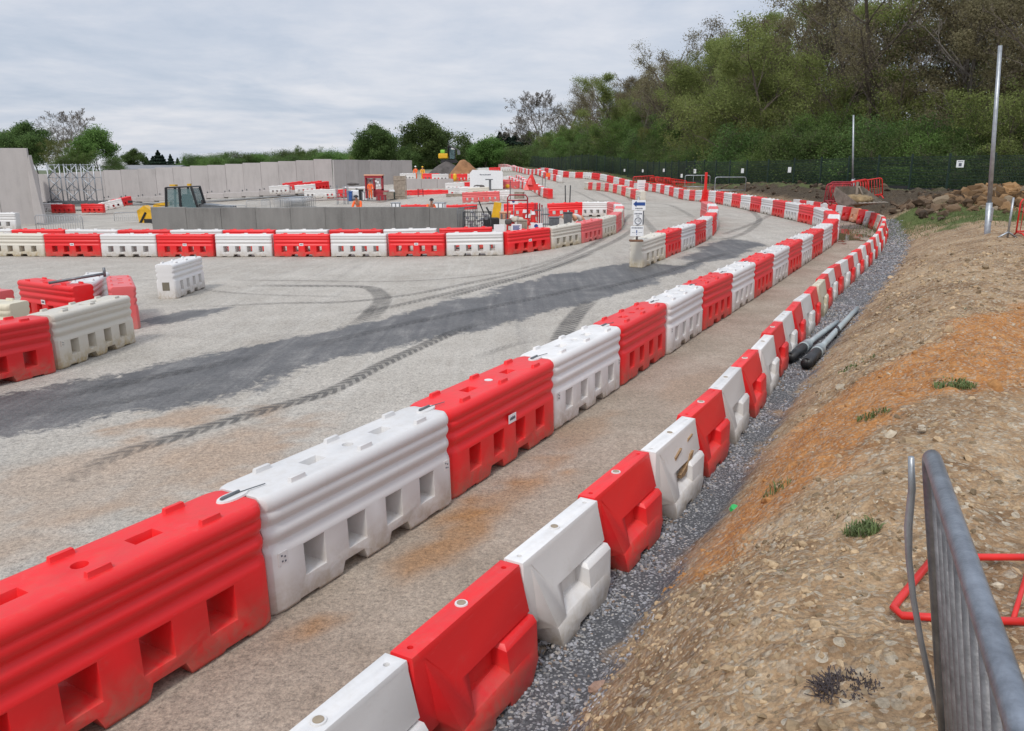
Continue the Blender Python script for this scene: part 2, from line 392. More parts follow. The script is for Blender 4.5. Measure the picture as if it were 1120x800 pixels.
for i, q in enumerate([(250, 495, .9, 1.3, .7), (190, 462, .5, .6, .8), (60, 540, 1.2, 1.5, .55), (150, 520, .7, 1.2, .5), (565, 540, .32, 1.2, 1.25), (490, 590, .22, .6, 1.2), (340, 690, .13, .3, 1.2), (640, 470, .2, .8, .5), (470, 610, .25, .5, .9), (760, 420, .3, 1.2, .3)]):
    stain = np.maximum(stain, blob(*q[:4], q[4], i))
BP = [(-4.1, .0), (-2.57, 2.68), (-1.53, 4.52), (-.53, 6.36), (.47, 8.24), (1.44, 10.1), (2.43, 11.95), (3.44, 13.8), (4.49, 15.7), (5.5, 17.55), (6.55, 19.45), (7.6, 21.35), (8.65, 23.25), (9.7, 25.2), (11.3, 28.0), (12.75, 30.7), (13.8, 33.2), (14.35, 35.5), (14.55, 38), (14.75, 48), (14.85, 60), (14.85, 80), (14.4, 94), (12.4, 103.5), (9, 111), (5.6, 122), (3.0, 135), (1.0, 150), (-1, 172), (-3, 200)]
BPL = spline(BP)
# distance to big barrier line for the lane mask
bx_, by_ = np.array([p.x for p in BPL])[::2], np.array([p.y for p in BPL])[::2]
best = np.full(fx.shape, 1e9); sgn = np.zeros(fx.shape)
for i in range(len(bx_)-1):
    dx, dy = bx_[i+1]-bx_[i], by_[i+1]-by_[i]; t = np.clip(((fx-bx_[i])*dx+(fy-by_[i])*dy)/(dx*dx+dy*dy), 0, 1)
    d = np.hypot(fx-bx_[i]-t*dx, fy-by_[i]-t*dy); m = d < best; best = np.where(m, d, best); sgn = np.where(m, np.sign((fx-bx_[i])*dy-(fy-by_[i])*dx), sgn)
lane = np.where((best*sgn > -.3) & (dd < .6), 1.0, 0.0)*sstep(90, 45, fy)
pud = blob(925, 262, .8, 3.4, 1.0, 31, .1)
pud = sstep(.35, .6, pud)*lane
ground = np_mesh('ground', np.stack([fx, fy, fz], 1), F, None, None, True); tag(ground, kind='structure')
fattr(ground, 'wet', wet); fattr(ground, 'stain', stain); fattr(ground, 'lane', lane); fattr(ground, 'puddle', pud)
far = sstep(120, 200, np.hypot(fx, fy)); fattr(ground, 'field', far)
m, t, b = mat('worn_tarmac'); v = wpos(t)
big = noise(t, v, .16, 5, .6, .6); mid = noise(t, v, 1.1, 6, .65); fin = noise(t, v, 34, 3, .8); fin2 = noise(t, v, 90, 2, .8)
mp = N(t, 'ShaderNodeMapping'); mp.inputs['Rotation'].default_value = (0, 0, R(33)); mp.inputs['Scale'].default_value = (1.6, .11, 1); t.links.new(v, mp.inputs[0])
strk = noise(t, mp.outputs[0], 1.4, 7, .68, .9)
mp2 = N(t, 'ShaderNodeMapping'); mp2.inputs['Rotation'].default_value = (0, 0, R(-82)); mp2.inputs['Scale'].default_value = (1.6, .09, 1); t.links.new(v, mp2.inputs[0])
strk2 = noise(t, mp2.outputs[0], 1.2, 7, .68, .9)
base = ramp(t, M(t, 'ADD', M(t, 'MULTIPLY', big, .5), M(t, 'MULTIPLY', mid, .5)), [(.3, (.285, .255, .215)), (.5, (.365, .335, .292)), (.7, (.455, .42, .37))])
base = mixc(t, M(t, 'MULTIPLY', M(t, 'SUBTRACT', strk, .5, True), 2.4, True), base, (.47, .445, .40))
base = mixc(t, M(t, 'MULTIPLY', M(t, 'SUBTRACT', strk2, .54, True), 2.6, True), base, (.25, .235, .215))
lanec = ramp(t, mid, [(.3, (.24, .185, .135)), (.55, (.32, .255, .195)), (.75, (.38, .315, .25))])
base = mixc(t, M(t, 'MULTIPLY', attr(t, 'lane'), .85), base, lanec)
base = mixc(t, M(t, 'MULTIPLY', attr(t, 'stain'), M(t, 'ADD', .15, M(t, 'MULTIPLY', mid, .9)), True), base, (.30, .15, .055))
wetn = M(t, 'MULTIPLY', M(t, 'ADD', M(t, 'ADD', attr(t, 'wet'), .05), M(t, 'ADD', M(t, 'MULTIPLY', M(t, 'SUBTRACT', noise(t, v, 5.5, 8, .75, .6), .5), 1.1), M(t, 'MULTIPLY', M(t, 'SUBTRACT', strk, .5), .9))), 5.5, True); wetn = M(t, 'MULTIPLY', wetn, M(t, 'SUBTRACT', 1.10, M(t, 'MULTIPLY', strk, .30)), True)
wcol = ramp(t, M(t, 'ADD', M(t, 'MULTIPLY', strk, .5), M(t, 'MULTIPLY', mid, .5)), [(.34, (.054, .054, .055)), (.52, (.098, .096, .096)), (.68, (.20, .193, .182))])
base = mixc(t, wetn, base, wcol)
base = mixc(t, attr(t, 'puddle'), base, (.16, .10, .07))
crs = noise(t, v, 13, 4, .8)
g = ramp(t, M(t, 'ADD', M(t, 'MULTIPLY', crs, .3), M(t, 'ADD', M(t, 'MULTIPLY', fin, .45), M(t, 'MULTIPLY', fin2, .25))), [(.36, (.42, .415, .41)), (.5, (1.0, 1.0, 1.0)), (.62, (1.5, 1.48, 1.44))])
base = mixc(t, 1.0, base, g, 'MULTIPLY')
base = mixc(t, attr(t, 'field'), base, (.09, .11, .05))
t.links.new(base, b.inputs['Base Color'])
rg = M(t, 'SUBTRACT', .9, M(t, 'MULTIPLY', wetn, .28)); rg = M(t, 'SUBTRACT', rg, M(t, 'MULTIPLY', attr(t, 'puddle'), .86), True)
t.links.new(M(t, 'MAXIMUM', rg, .05), b.inputs['Roughness'])
nb = N(t, 'ShaderNodeBump'); nb.inputs['Distance'].default_value = .012; t.links.new(M(t, 'SUBTRACT', .6, M(t, 'MULTIPLY', attr(t, 'puddle'), .6)), nb.inputs['Strength'])
t.links.new(M(t, 'ADD', fin, M(t, 'MULTIPLY', mid, 1.5)), nb.inputs['Height']); t.links.new(nb.outputs[0], b.inputs['Normal'])
ground.data.materials.append(m)

# tyre marks: thin ribbons 4 mm above the tarmac
TV, TF, TU, TW, TK = [], [], [], [], []
def ribbon(P, wd, kind, z=0):
    P = spline([tuple(at(a, b_, z)[:2]) for a, b_ in P], .12); n0 = len(TV); s = 0
    for i, p in enumerate(P):
        a = P[max(0, i-1)]; c = P[min(len(P)-1, i+1)]; d = (c-a).normalized(); nrm = Vector((d.y, -d.x, 0))
        if i: s += (p-P[i-1]).length
        e = min(1, min(i, len(P)-1-i)/12)
        for sd_ in (-1, 1):
            q = p+nrm*sd_*wd/2; TV.append((q.x, q.y)); TU.append(s); TW.append(sd_*.5+.5); TK.append(kind*(.15+.85*e))
        if i: k = n0+2*i; TF.append((k-2, k-1, k+1, k))
# kind: strength
for P, wd, k in [([(70, 528), (130, 497), (200, 475), (290, 448), (360, 428), (420, 398), (470, 375), (500, 362), (530, 352)], .30, 1.0),
                 ([(608, 392), (612, 375), (622, 356), (636, 338), (650, 326)], .42, .95), ([(590, 372), (560, 378), (520, 392)], .22, .6),
                 ([(395, 352), (410, 338), (418, 324), (412, 314), (396, 308), (330, 306), (270, 305)], .5, .75), ([(385, 354), (400, 342), (408, 330)], .3, .6),
                 ([(220, 330), (300, 327), (380, 326), (450, 318), (520, 304), (600, 286), (660, 262), (690, 240)], .35, .55),
                 ([(370, 342), (440, 330), (520, 310), (600, 290), (670, 266), (700, 250)], .35, .6), ([(480, 325), (540, 308), (600, 292), (650, 276)], .28, .8),
                 ([(250, 298), (330, 300), (420, 302), (500, 299), (570, 290), (640, 270), (680, 250)], .3, .4), ([(160, 300), (260, 314), (380, 320)], .25, .35),
                 ([(350, 430), (300, 438), (240, 460)], .2, .3), ([(0, 320), (120, 300), (240, 296)], .3, .3),
                 ([(720, 262), (700, 240), (690, 225), (670, 212), (640, 203)], .4, .45), ([(790, 262), (830, 250), (845, 238), (820, 222), (760, 208), (700, 200)], .35, .5),
                 ([(740, 262), (790, 266), (820, 258), (828, 246), (800, 232), (760, 226)], .35, .55), ([(700, 228), (730, 232), (760, 246)], .35, .4), ([(640, 215), (700, 232), (740, 234)], .35, .4),
                 ([(620, 215), (660, 228), (690, 236)], .3, .45), ([(30, 440), (160, 412), (300, 384)], .35, .7), ([(330, 380), (450, 352), (560, 330), (660, 308)], .35, .5), ([(640, 318), (720, 300), (800, 280)], .35, .6), ([(0, 455), (120, 440), (250, 412)], .3, .5)]:
    ribbon(P, wd, k)
TV = np.array(TV); tz = gz(TV[:, 0], TV[:, 1])+.012*fbm(TV[:, 0], TV[:, 1], .35, 3)+.008
tm = np_mesh('tyre_marks', np.c_[TV, tz], np.array(TF), None, None, True); tag(tm, kind='structure')
fattr(tm, 'tu', TU); fattr(tm, 'tw', TW); fattr(tm, 'tk', TK)
m, t, b = mat('rubber_marks'); v = wpos(t)
u = attr(t, 'tu'); wv = attr(t, 'tw'); kk = attr(t, 'tk')
edge = M(t, 'SUBTRACT', 1.0, M(t, 'MULTIPLY', M(t, 'ABSOLUTE', M(t, 'SUBTRACT', wv, .5)), 2.0))
lug = M(t, 'FRACT', M(t, 'ADD', M(t, 'MULTIPLY', u, 5.2), M(t, 'MULTIPLY', M(t, 'ABSOLUTE', M(t, 'SUBTRACT', wv, .5)), 2.2)))
lug = M(t, 'ADD', .40, M(t, 'MULTIPLY', M(t, 'GREATER_THAN', lug, .45), .6))
a = M(t, 'MULTIPLY', M(t, 'MULTIPLY', M(t, 'MULTIPLY', edge, 3.0, True), lug), M(t, 'MULTIPLY', kk, M(t, 'ADD', .0, M(t, 'MULTIPLY', noise(t, v, 2.3, 6, .7), 1.25))), True)
b.inputs['Base Color'].default_value = (.075, .072, .07, 1); b.inputs['Roughness'].default_value = .8
t.links.new(M(t, 'MULTIPLY', a, .88), b.inputs['Alpha']); tm.data.materials.append(m)

# ============================================================ EARTH BANK (right of the kerb line)
cum = np.r_[0, np.cumsum(np.hypot(np.diff(CX), np.diff(CY)))]
tx = np.gradient(CX); ty = np.gradient(CY); _l = np.hypot(tx, ty); tx /= _l; ty /= _l
from numpy import interp
k5 = np.ones(41)/41
txs = np.convolve(np.pad(tx, 20, 'edge'), k5, 'valid'); tys = np.convolve(np.pad(ty, 20, 'edge'), k5, 'valid')
def sd_to_xy(s, d):
    x = interp(s, cum, CX); y = interp(s, cum, CY); a = interp(s, cum, txs); c = interp(s, cum, tys); l = np.hypot(a, c)
    return x+d*c/l, y-d*a/l
S = [0.0]
while S[-1] < 222: S.append(S[-1]+max(.045, .0045*abs(S[-1]-5)))
D = [-.02]
while D[-1] < 85: D.append(D[-1]+max(.045, .012*(D[-1]-3)))
S = np.array(S); D = np.array(D); SS, DD = np.meshgrid(S, D); s_, d_ = SS.ravel(), DD.ravel()
ex, ey = sd_to_xy(s_, d_); ez = gz(ex, ey)+soil_prof(d_, ey)+heap_far(ex, ey)
on = sstep(.45, .9, d_)
near = np.clip(18/(np.hypot(ex, ey)+6), .3, 1.4)
ez = ez + on*(.12*fbm(ex, ey, .9, 4, .55, 5) + .030*fbm(ex, ey, 4.5, 4, .62, 9)) + .02*(1-on)*fbm(ex, ey, 3, 3, .6, 4) + .012*sstep(.05, .3, d_)
# ruts dragged along the slope
rut = on*.05*fbm(ex*.8+ey*.45, (ey*.88-ex*.5)*.22, 2.6, 3, .6, 40); ez = ez + rut*sstep(3, 10, ey) + on*sstep(16, 6, ey)*.055*np.maximum(fbm(ex, ey, 7, 3, .7, 55), -.15)
ez = ez + sstep(34, 42, ey)*sstep(1, 2.5, d_)*sstep(9, 7, d_)*.28*fbm(ex, ey, 1.1, 4, .65, 21)
ez = ez + .012 - .05*sstep(.05, .0, d_)
nS, nD = len(S), len(D); idx = np.arange(nS*nD).reshape(nD, nS)
F = np.stack([idx[:-1, :-1], idx[1:, :-1], idx[1:, 1:], idx[:-1, 1:]], -1).reshape(-1, 4)
bank = np_mesh('earth_bank', np.stack([ex, ey, ez], 1), F, None, None, True); tag(bank, kind='structure')
if (lambda p: p.normal.z)(bank.data.polygons[0]) < 0: bank.data.flip_normals()
gravel = sstep(.08, -.08, d_-np.interp(ey, [-5, 3, 3.8, 5, 9, 13, 18, 30, 42, 50], [.6, .62, .60, .44, .44, .60, .95, .85, .4, .2])+.30*fbm(ex, ey, 1.7, 5, .65, 8))
fattr(bank, 'gravel', gravel)
ORG = [tuple(hit(a, c)[:2]) for a, c in [(690, 600), (735, 548), (800, 505), (870, 462), (930, 425), (980, 400), (1030, 372), (1130, 338), (1200, 350), (1140, 420), (1050, 432), (990, 440), (965, 470), (930, 515), (870, 560), (810, 600), (740, 640)]]
org = sstep(.22, -.12, pdist(ORG, ex, ey)+.42*fbm(ex, ey, 1.1, 5, .65, 14))
fattr(bank, 'orange', org*sstep(.55, .8, d_))
dark = sstep(33, 40, ey)*sstep(.5, 1.5, d_); fattr(bank, 'dark', dark)
GR = [hit(a, c) for a, c in [(1050, 235), (1090, 240), (1010, 240), (1120, 238)]]
grs = np.zeros_like(ex)
for q in GR: grs = np.maximum(grs, sstep(1.0, .4, np.hypot((ex-q.x)/2.2, (ey-q.y)/2.6)+.9*fbm(ex, ey, .9, 4, .6, 3)))
grs = np.maximum(grs, .75*sstep(37, 44, ey)*sstep(np.interp(ey, [38, 50, 70], [5, 2.2, .9]), np.interp(ey, [38, 50, 70], [6.5, 3.2, 1.5]), d_)*sstep(-.1, .2, fbm(ex, ey, .6, 4, .6, 77)+.05)); fattr(bank, 'grass', grs)
m, t, b = mat('bank_soil'); v = wpos(t)
big = noise(t, v, .7, 6, .65, .5); mid = noise(t, v, 5.5, 7, .7); fin = noise(t, v, 42, 4, .75)
def voro(t, v, sc_, out='Distance', feat='F1'):
    n = N(t, 'ShaderNodeTexVoronoi', feature=feat); n.inputs['Scale'].default_value = sc_; n.inputs['Randomness'].default_value = 1
    t.links.new(v, n.inputs['Vector']); return n
vw = N(t, 'ShaderNodeVectorMath', operation='ADD'); nw = N(t, 'ShaderNodeTexNoise'); nw.inputs['Scale'].default_value = 9; t.links.new(v, nw.inputs['Vector'])
s3 = N(t, 'ShaderNodeVectorMath', operation='SCALE'); s3.inputs['Scale'].default_value = .035; t.links.new(nw.outputs['Color'], s3.inputs[0]); t.links.new(v, vw.inputs[0]); t.links.new(s3.outputs[0], vw.inputs[1])
v1 = voro(t, vw.outputs[0], 17); v2 = voro(t, vw.outputs[0], 46)
soil = ramp(t, M(t, 'ADD', M(t, 'MULTIPLY', big, .5), M(t, 'MULTIPLY', mid, .5)), [(.33, (.10, .058, .030)), (.44, (.22, .135, .072)), (.54, (.36, .242, .14)), (.68, (.50, .38, .25))])
soil = mixc(t, M(t, 'MULTIPLY', attr(t, 'orange'), .9), soil, ramp(t, mid, [(.3, (.27, .105, .034)), (.55, (.44, .195, .062)), (.75, (.53, .29, .12))]))
soil = mixc(t, attr(t, 'dark'), soil, ramp(t, mid, [(.3, (.030, .022, .015)), (.6, (.068, .050, .032)), (.8, (.13, .095, .06))]))
sx = N(t, 'ShaderNodeSeparateColor'); t.links.new(v1.outputs['Color'], sx.inputs[0])
peb = M(t, 'MULTIPLY', M(t, 'GREATER_THAN', sx.outputs[0], .60), M(t, 'LESS_THAN', v1.outputs['Distance'], .40))
soil = mixc(t, M(t, 'MULTIPLY', M(t, 'MULTIPLY', M(t, 'MULTIPLY', peb, .75), M(t, 'SUBTRACT', 1.0, M(t, 'MULTIPLY', attr(t, 'orange'), .8))), M(t, 'SUBTRACT', 1.0, M(t, 'MULTIPLY', attr(t, 'dark'), .85))), soil, mixc(t, sx.outputs[1], (.36, .29, .20), (.50, .45, .36)))
sy = N(t, 'ShaderNodeSeparateColor'); t.links.new(v2.outputs['Color'], sy.inputs[0])
soil = mixc(t, M(t, 'MULTIPLY', M(t, 'MULTIPLY', M(t, 'GREATER_THAN', sy.outputs[0], .66), .5), M(t, 'SUBTRACT', 1.0, M(t, 'MULTIPLY', attr(t, 'dark'), .8))), soil, mixc(t, sy.outputs[1], (.20, .15, .10), (.48, .42, .33)))
soil = mixc(t, attr(t, 'grass'), soil, mixc(t, mid, (.06, .080, .025), (.13, .16, .055)))
gcol = mixc(t, sy.outputs[2], (.14, .14, .15), (.40, .39, .38))
soil = mixc(t, attr(t, 'gravel'), soil, mixc(t, M(t, 'GREATER_THAN', v2.outputs['Distance'], .42), gcol, (.10, .10, .105)))
soil = mixc(t, 1.0, soil, ramp(t, fin, [(.3, (.72, .72, .72)), (.7, (1.25, 1.25, 1.25))]), 'MULTIPLY')
t.links.new(soil, b.inputs['Base Color']); b.inputs['Roughness'].default_value = .95; b.inputs['Specular IOR Level'].default_value = .2
bump(t, b, M(t, 'ADD', M(t, 'ADD', M(t, 'MULTIPLY', v1.outputs['Distance'], -.9), M(t, 'MULTIPLY', v2.outputs['Distance'], -.5)), M(t, 'ADD', M(t, 'MULTIPLY', mid, 1.6), M(t, 'MULTIPLY', fin, .35))), .75, .028)
bank.data.materials.append(m)

# ---- loose stones, each a small faceted solid, gathered into one mesh per kind of stuff
def ico(sub=1):
    bm = bmesh.new(); bmesh.ops.create_icosphere(bm, subdivisions=sub, radius=1); V = np.array([v.co[:] for v in bm.verts]); F = np.array([[v.index for v in f.verts] for f in bm.faces]); bm.free(); return V, F
def scatter(name, x, y, z, r, cols, mt, flat=.6, sub=1, sink=.25, jag=.28):
    V0, F0 = ico(sub); n = len(x); k = len(V0)
    q = rng.normal(size=(n, 4)); q /= np.linalg.norm(q, axis=1)[:, None]; a, b_, c, d = q.T
    Rm = np.stack([1-2*(c*c+d*d), 2*(b_*c-a*d), 2*(b_*d+a*c), 2*(b_*c+a*d), 1-2*(b_*b_+d*d), 2*(c*d-a*b_), 2*(b_*d-a*c), 2*(c*d+a*b_), 1-2*(b_*b_+c*c)], 1).reshape(n, 3, 3)
    sc3 = np.stack([rng.uniform(.75, 1.35, n), rng.uniform(.6, 1.0, n), rng.uniform(.45, .85, n)], 1)
    P = V0[None]*(1+rng.uniform(-jag, jag, (n, k, 1)))*sc3[:, None]
    P = np.einsum('nij,nkj->nki', Rm, P); P[:, :, 2] *= flat+.25
    P = P*r[:, None, None]; P += np.stack([x, y, z+r*sink], 1)[:, None]
    F = (F0[None]+(np.arange(n)*k)[:, None, None]).reshape(-1, 3)
    o = np_mesh(name, P.reshape(-1, 3), F, mt); cattr(o, 'col', np.repeat(cols, k, 0)); return o
STM, t, b = mat('stone'); v = wpos(t); ca = attr(t, 'col', 'Color')
t.links.new(mixc(t, 1.0, ca, ramp(t, noise(t, v, 30, 4, .7), [(.3, (.72, .72, .72)), (.7, (1.2, 1.2, 1.2))]), 'MULTIPLY'), b.inputs['Base Color']); b.inputs['Roughness'].default_value = .9; b.inputs['Specular IOR Level'].default_value = .25
bump(t, b, noise(t, v, 60, 3, .7), .3, .006)
def bank_z(x, y):
    d, s = dC(x, y)
    return d, gz(x, y)+soil_prof(d, y)+heap_far(x, y)+sstep(.45, .9, d)*(.12*fbm(x, y, .9, 4, .55, 5)+.030*fbm(x, y, 4.5, 4, .62, 9)+.05*fbm(x*.8+y*.45, (y*.88-x*.5)*.22, 2.6, 3, .6, 40)*sstep(3, 10, y)+sstep(16, 6, y)*.055*np.maximum(fbm(x, y, 7, 3, .7, 55), -.15))+.012+sstep(34, 42, y)*sstep(1, 2.5, d)*sstep(9, 7, d)*.28*fbm(x, y, 1.1, 4, .65, 21)
# gravel
gs, gd = [], []
for s0, s1, dens in [(2, 9, 2100), (9, 14, 1400), (14, 22, 700), (22, 45, 260)]:
    wd = float(np.interp((s0+s1)/2, [5, 12, 25, 40], [.62, .8, 1.2, 1.4])); n = int((s1-s0)*wd*dens)
    gs.append(rng.uniform(s0, s1, n)); gd.append(rng.uniform(-.1, wd, n))
gs = np.concatenate(gs); gd = np.concatenate(gd); X, Y = sd_to_xy(gs, gd); d, Z = bank_z(X, Y)
r = rng.uniform(.010, .019, len(X))*np.interp(Y, [3, 12, 30], [1, 1.25, 2.2])
keep = gd < np.interp(Y, [-5, 3, 3.8, 5, 9, 13, 18, 30, 42], [.6, .62, .60, .44, .44, .60, .95, .85, .4])+.30*fbm(X, Y, 1.7, 5, .65, 8)+rng.normal(0, .03, len(X))
keep &= ~((gd < .05) & (Y > 25))
X, Y, Z, r = X[keep], Y[keep], Z[keep], r[keep]; n = len(X)
u = rng.uniform(size=n); cols = np.array([.21, .21, .222])[None]*(.40+1.5*rng.uniform(size=(n, 1))); lt = u > .86; cols[lt] = np.array([.36, .33, .30])*rng.uniform(.8, 1.3, (lt.sum(), 1)); br = (u > .72) & (u < .80); cols[br] = np.array([.22, .16, .12])
tag(scatter('gravel', X, Y, Z, r, cols, STM), kind='stuff')
# stones lying on the bank
X, Y, r_ = [], [], []
for s0, s1, d0, d1, dens, ra, rb in [(2, 9, .5, 3.2, 1900, .006, .019), (2, 9, .5, 3.2, 300, .012, .030), (2, 9, .55, 3.2, 26, .02, .040), (9, 16, .7, 4, 260, .008, .028), (4, 12, 3, 8, 160, .010, .03), (12, 26, 1, 8, 70, .015, .045), (9, 30, .9, 7, 10, .035, .085)]:
    n = int((s1-s0)*(d1-d0)*dens); a, c = sd_to_xy(rng.uniform(s0, s1, n), rng.uniform(d0, d1, n)); X.append(a); Y.append(c); r_.append(ra+(rb-ra)*rng.uniform(size=n)**2.6)
X = np.concatenate(X); Y = np.concatenate(Y); r = np.concatenate(r_); d, Z = bank_z(X, Y)
inorg = pdist(ORG, X, Y)+.42*fbm(X, Y, 1.1, 5, .65, 14) < 0; keep = ~(inorg & (rng.uniform(size=len(X)) < .72)) & (d > .5) & (fbm(X, Y, 1.7, 3, .6, 99) > -.24+rng.normal(0, .1, len(X)))
X, Y, Z, r, inorg = X[keep], Y[keep], Z[keep], r[keep], inorg[keep]; n = len(X)
cols = np.array([.42, .305, .185])[None]*(.38+.85*rng.uniform(size=(n, 1))); lt = rng.uniform(size=n) > .94; cols[lt] = np.array([.47, .40, .30])*rng.uniform(.75, 1.1, (lt.sum(), 1)); cols[inorg & ~lt] = np.array([.38, .19, .07])
tag(scatter('loose_stones', X, Y, Z, r, cols, STM, sink=.18), kind='stuff')
# rubble heap by the fence: broken limestone and clods
X = np.r_[rng.uniform(14, 31, 2600), rng.uniform(15, 22, 800)]; Y = np.r_[34.5+.10*(X[:2600]-16)+rng.normal(0, 1.25, 2600), rng.uniform(37, 70, 800)]
d, Z = bank_z(X, Y); keep = (d > np.interp(Y, [40, 60, 80], [1.5, 1.0, .5])) & (d < 16) & ~((Y > 38) & (d > np.interp(Y, [38, 60, 75, 90], [8, 5, 2.4, 1.6]))); X, Y, Z = X[keep], Y[keep], Z[keep]
r = .07+.36*rng.uniform(size=len(X))**2.8; r *= np.interp(X, [14, 18, 22], [.55, .85, 1.0])*np.where(Y > 38.5, .6, 1); n = len(X)
tone = np.clip((X-17.5)/4, 0, 1)*(Y < 38); pal = rng.uniform(size=(n, 1))
cols = (np.array([.085, .060, .040])*(.4+1.3*pal))*(1-tone[:, None])+(np.array([.23, .135, .062])*(.25+1.2*pal))*tone[:, None]; lt = rng.uniform(size=n) > .93; cols[lt] = np.array([.22, .17, .115])
tag(scatter('rubble', X, Y, Z, r, cols, STM, sub=1, sink=.25, jag=.34), kind='stuff')
# ============================================================ BARRIER PROTOTYPES
BL, BH = 2.11, .83
def big_barrier_mesh(name):
    prof = [(0, .235), (.025, .25), (.415, .240), (.44, .232), (.465, .216), (.485, .210), (.505, .216), (.53, .232), (.555, .238), (.58, .232), (.602, .214), (.618, .210), (.634, .216), (.66, .234), (.685, .238), (.705, .233), (.716, .227), (.724, .227), (.738, .236), (.765, .242), (.79, .238), (.812, .224), (.826, .205), (.83, .19)]
    xs = [(-BL/2, .80), (-BL/2+.03, .93), (-BL/2+.09, 1), (0, 1), (BL/2-.09, 1), (BL/2-.03, .93), (BL/2, .80)]
    bm = bmesh.new(); rings = []
    for x, k in xs:
        r = [bm.verts.new((x, -y*k, z)) for z, y in prof]+[bm.verts.new((x, y*k, z)) for z, y in prof[::-1]]; rings.append(r)
    n = len(rings[0])
    for a, c in zip(rings, rings[1:]):
        for i in range(n): bm.faces.new((a[i], a[(i+1) % n], c[(i+1) % n], c[i]))
    bm.faces.new(rings[0][::-1]); bm.faces.new(rings[-1])
    o = bm_obj(name, bm)
    # cutters
    cb_ = bmesh.new()
    for hx in (-.66, -.22, .22, .66):                      # forklift / drainage windows, narrowing towards the middle
        for sg_ in (-1, 1):
            w1, w2, za, zb = .105, .085, .165, .405
            hull(cb_, [(hx-w1, sg_*.3, za), (hx+w1, sg_*.3, za), (hx-w1, sg_*.3, zb), (hx+w1, sg_*.3, zb), (hx-w2, -sg_*.002, za+.025), (hx+w2, -sg_*.002, za+.025), (hx-w2, -sg_*.002, zb-.02), (hx+w2, -sg_*.002, zb-.02)])
    bm2 = bmesh.new()
    for hx in (-.27, .27):
        hull(bm2, [(hx-.17, y, -.05) for y in (-.4, .4)]+[(hx+.17, y, -.05) for y in (-.4, .4)]+[(hx-.105, y, .098) for y in (-.4, .4)]+[(hx+.105, y, .098) for y in (-.4, .4)])
    for hx in (-.74, .74):
        hull(bm2, [(hx-.12, y, -.05) for y in (-.4, .4)]+[(hx+.12, y, -.05) for y in (-.4, .4)]+[(hx-.09, y, .028) for y in (-.4, .4)]+[(hx+.09, y, .028) for y in (-.4, .4)])
    for hx in (-.38, .38):
        hull(bm2, [(hx+sx*.10, sy*.06, .9) for sx in (-1, 1) for sy in (-1, 1)]+[(hx+sx*.075, sy*.042, .74) for sx in (-1, 1) for sy in (-1, 1)])
    c3 = bmesh.ops.create_cone(bm2, cap_ends=True, segments=20, radius1=.042, radius2=.048, depth=.1); bmesh.ops.translate(bm2, verts=c3['verts'], vec=(0, 0, .83))
    cuts = [bm_obj('c1', cb_), bm_obj('c2', bm2)]
    # union of lugs first
    bm3 = bmesh.new()
    for hx in (-.70, .0, .70):
        for sy in (-1, 1):
            hull(bm3, [(hx-.075, sy*.188, .80), (hx+.075, sy*.188, .80), (hx-.075, sy*.142, .80), (hx+.075, sy*.142, .80), (hx-.065, sy*.180, .862), (hx+.065, sy*.180, .862), (hx-.065, sy*.150, .862), (hx+.065, sy*.150, .862)])
    lug = bm_obj('lug', bm3)
    for q, op in ((lug, 'UNION'), (cuts[0], 'DIFFERENCE'), (cuts[1], 'DIFFERENCE')):
        md = o.modifiers.new('m', 'BOOLEAN'); md.object = q; md.operation = op; md.solver = 'EXACT'; md.use_self = True
    finish(o, .009, 2, 30)
    for q in cuts+[lug]: bpy.data.objects.remove(q)
    return o.data, o
big_me, tmp = big_barrier_mesh('water_barrier'); bpy.data.objects.remove(tmp)
BIGM = {}
for k, mm in dict(red=RED, white=WHITE, grimy=GRIMY, faded=FADED, yellow=YELLOWED).items():
    me = big_me.copy(); me.materials.clear(); me.materials.append(mm); BIGM[k] = me
# parts of near barriers
def plate_mesh():
    bm = bmesh.new(); pts = []
    for k in range(20):
        a = 2*math.pi*k/20; pts.append((.105*math.cos(a)*(1.35 if math.cos(a) > 0 else 1), .058*math.sin(a)))
    lo = [bm.verts.new((x, y, .828)) for x, y in pts]; hi = [bm.verts.new((x*.94, y*.94, .842)) for x, y in pts]
    for i in range(20): bm.faces.new((lo[i], lo[(i+1) % 20], hi[(i+1) % 20], hi[i]))
    bm.faces.new(hi); return bm
_o = bm_obj('coupling_plate', plate_mesh(), WHITE); plate_me = _o.data; bpy.data.objects.remove(_o)
bm = bmesh.new(); tube(bm, [(-.075, 0, .848), (.075, .006, .850)], .011, 6); tube(bm, [(-.05, .022, .847), (.06, .022, .847)], .006, 6); tube(bm, [(.06, 0, .846), (.26, -.03, .842)], .004, 5)
_o = bm_obj('coupling_pin', bm, DSTEEL); pin_me = _o.data; bpy.data.objects.remove(_o)
bm = bmesh.new(); r_ = bmesh.ops.create_cone(bm, cap_ends=True, segments=20, radius1=.044, radius2=.042, depth=.012); bmesh.ops.translate(bm, verts=r_['verts'], vec=(0, 0, .826))
_o = bm_obj('filler_cap', bm, WHITE); cap_me = _o.data; bpy.data.objects.remove(_o)
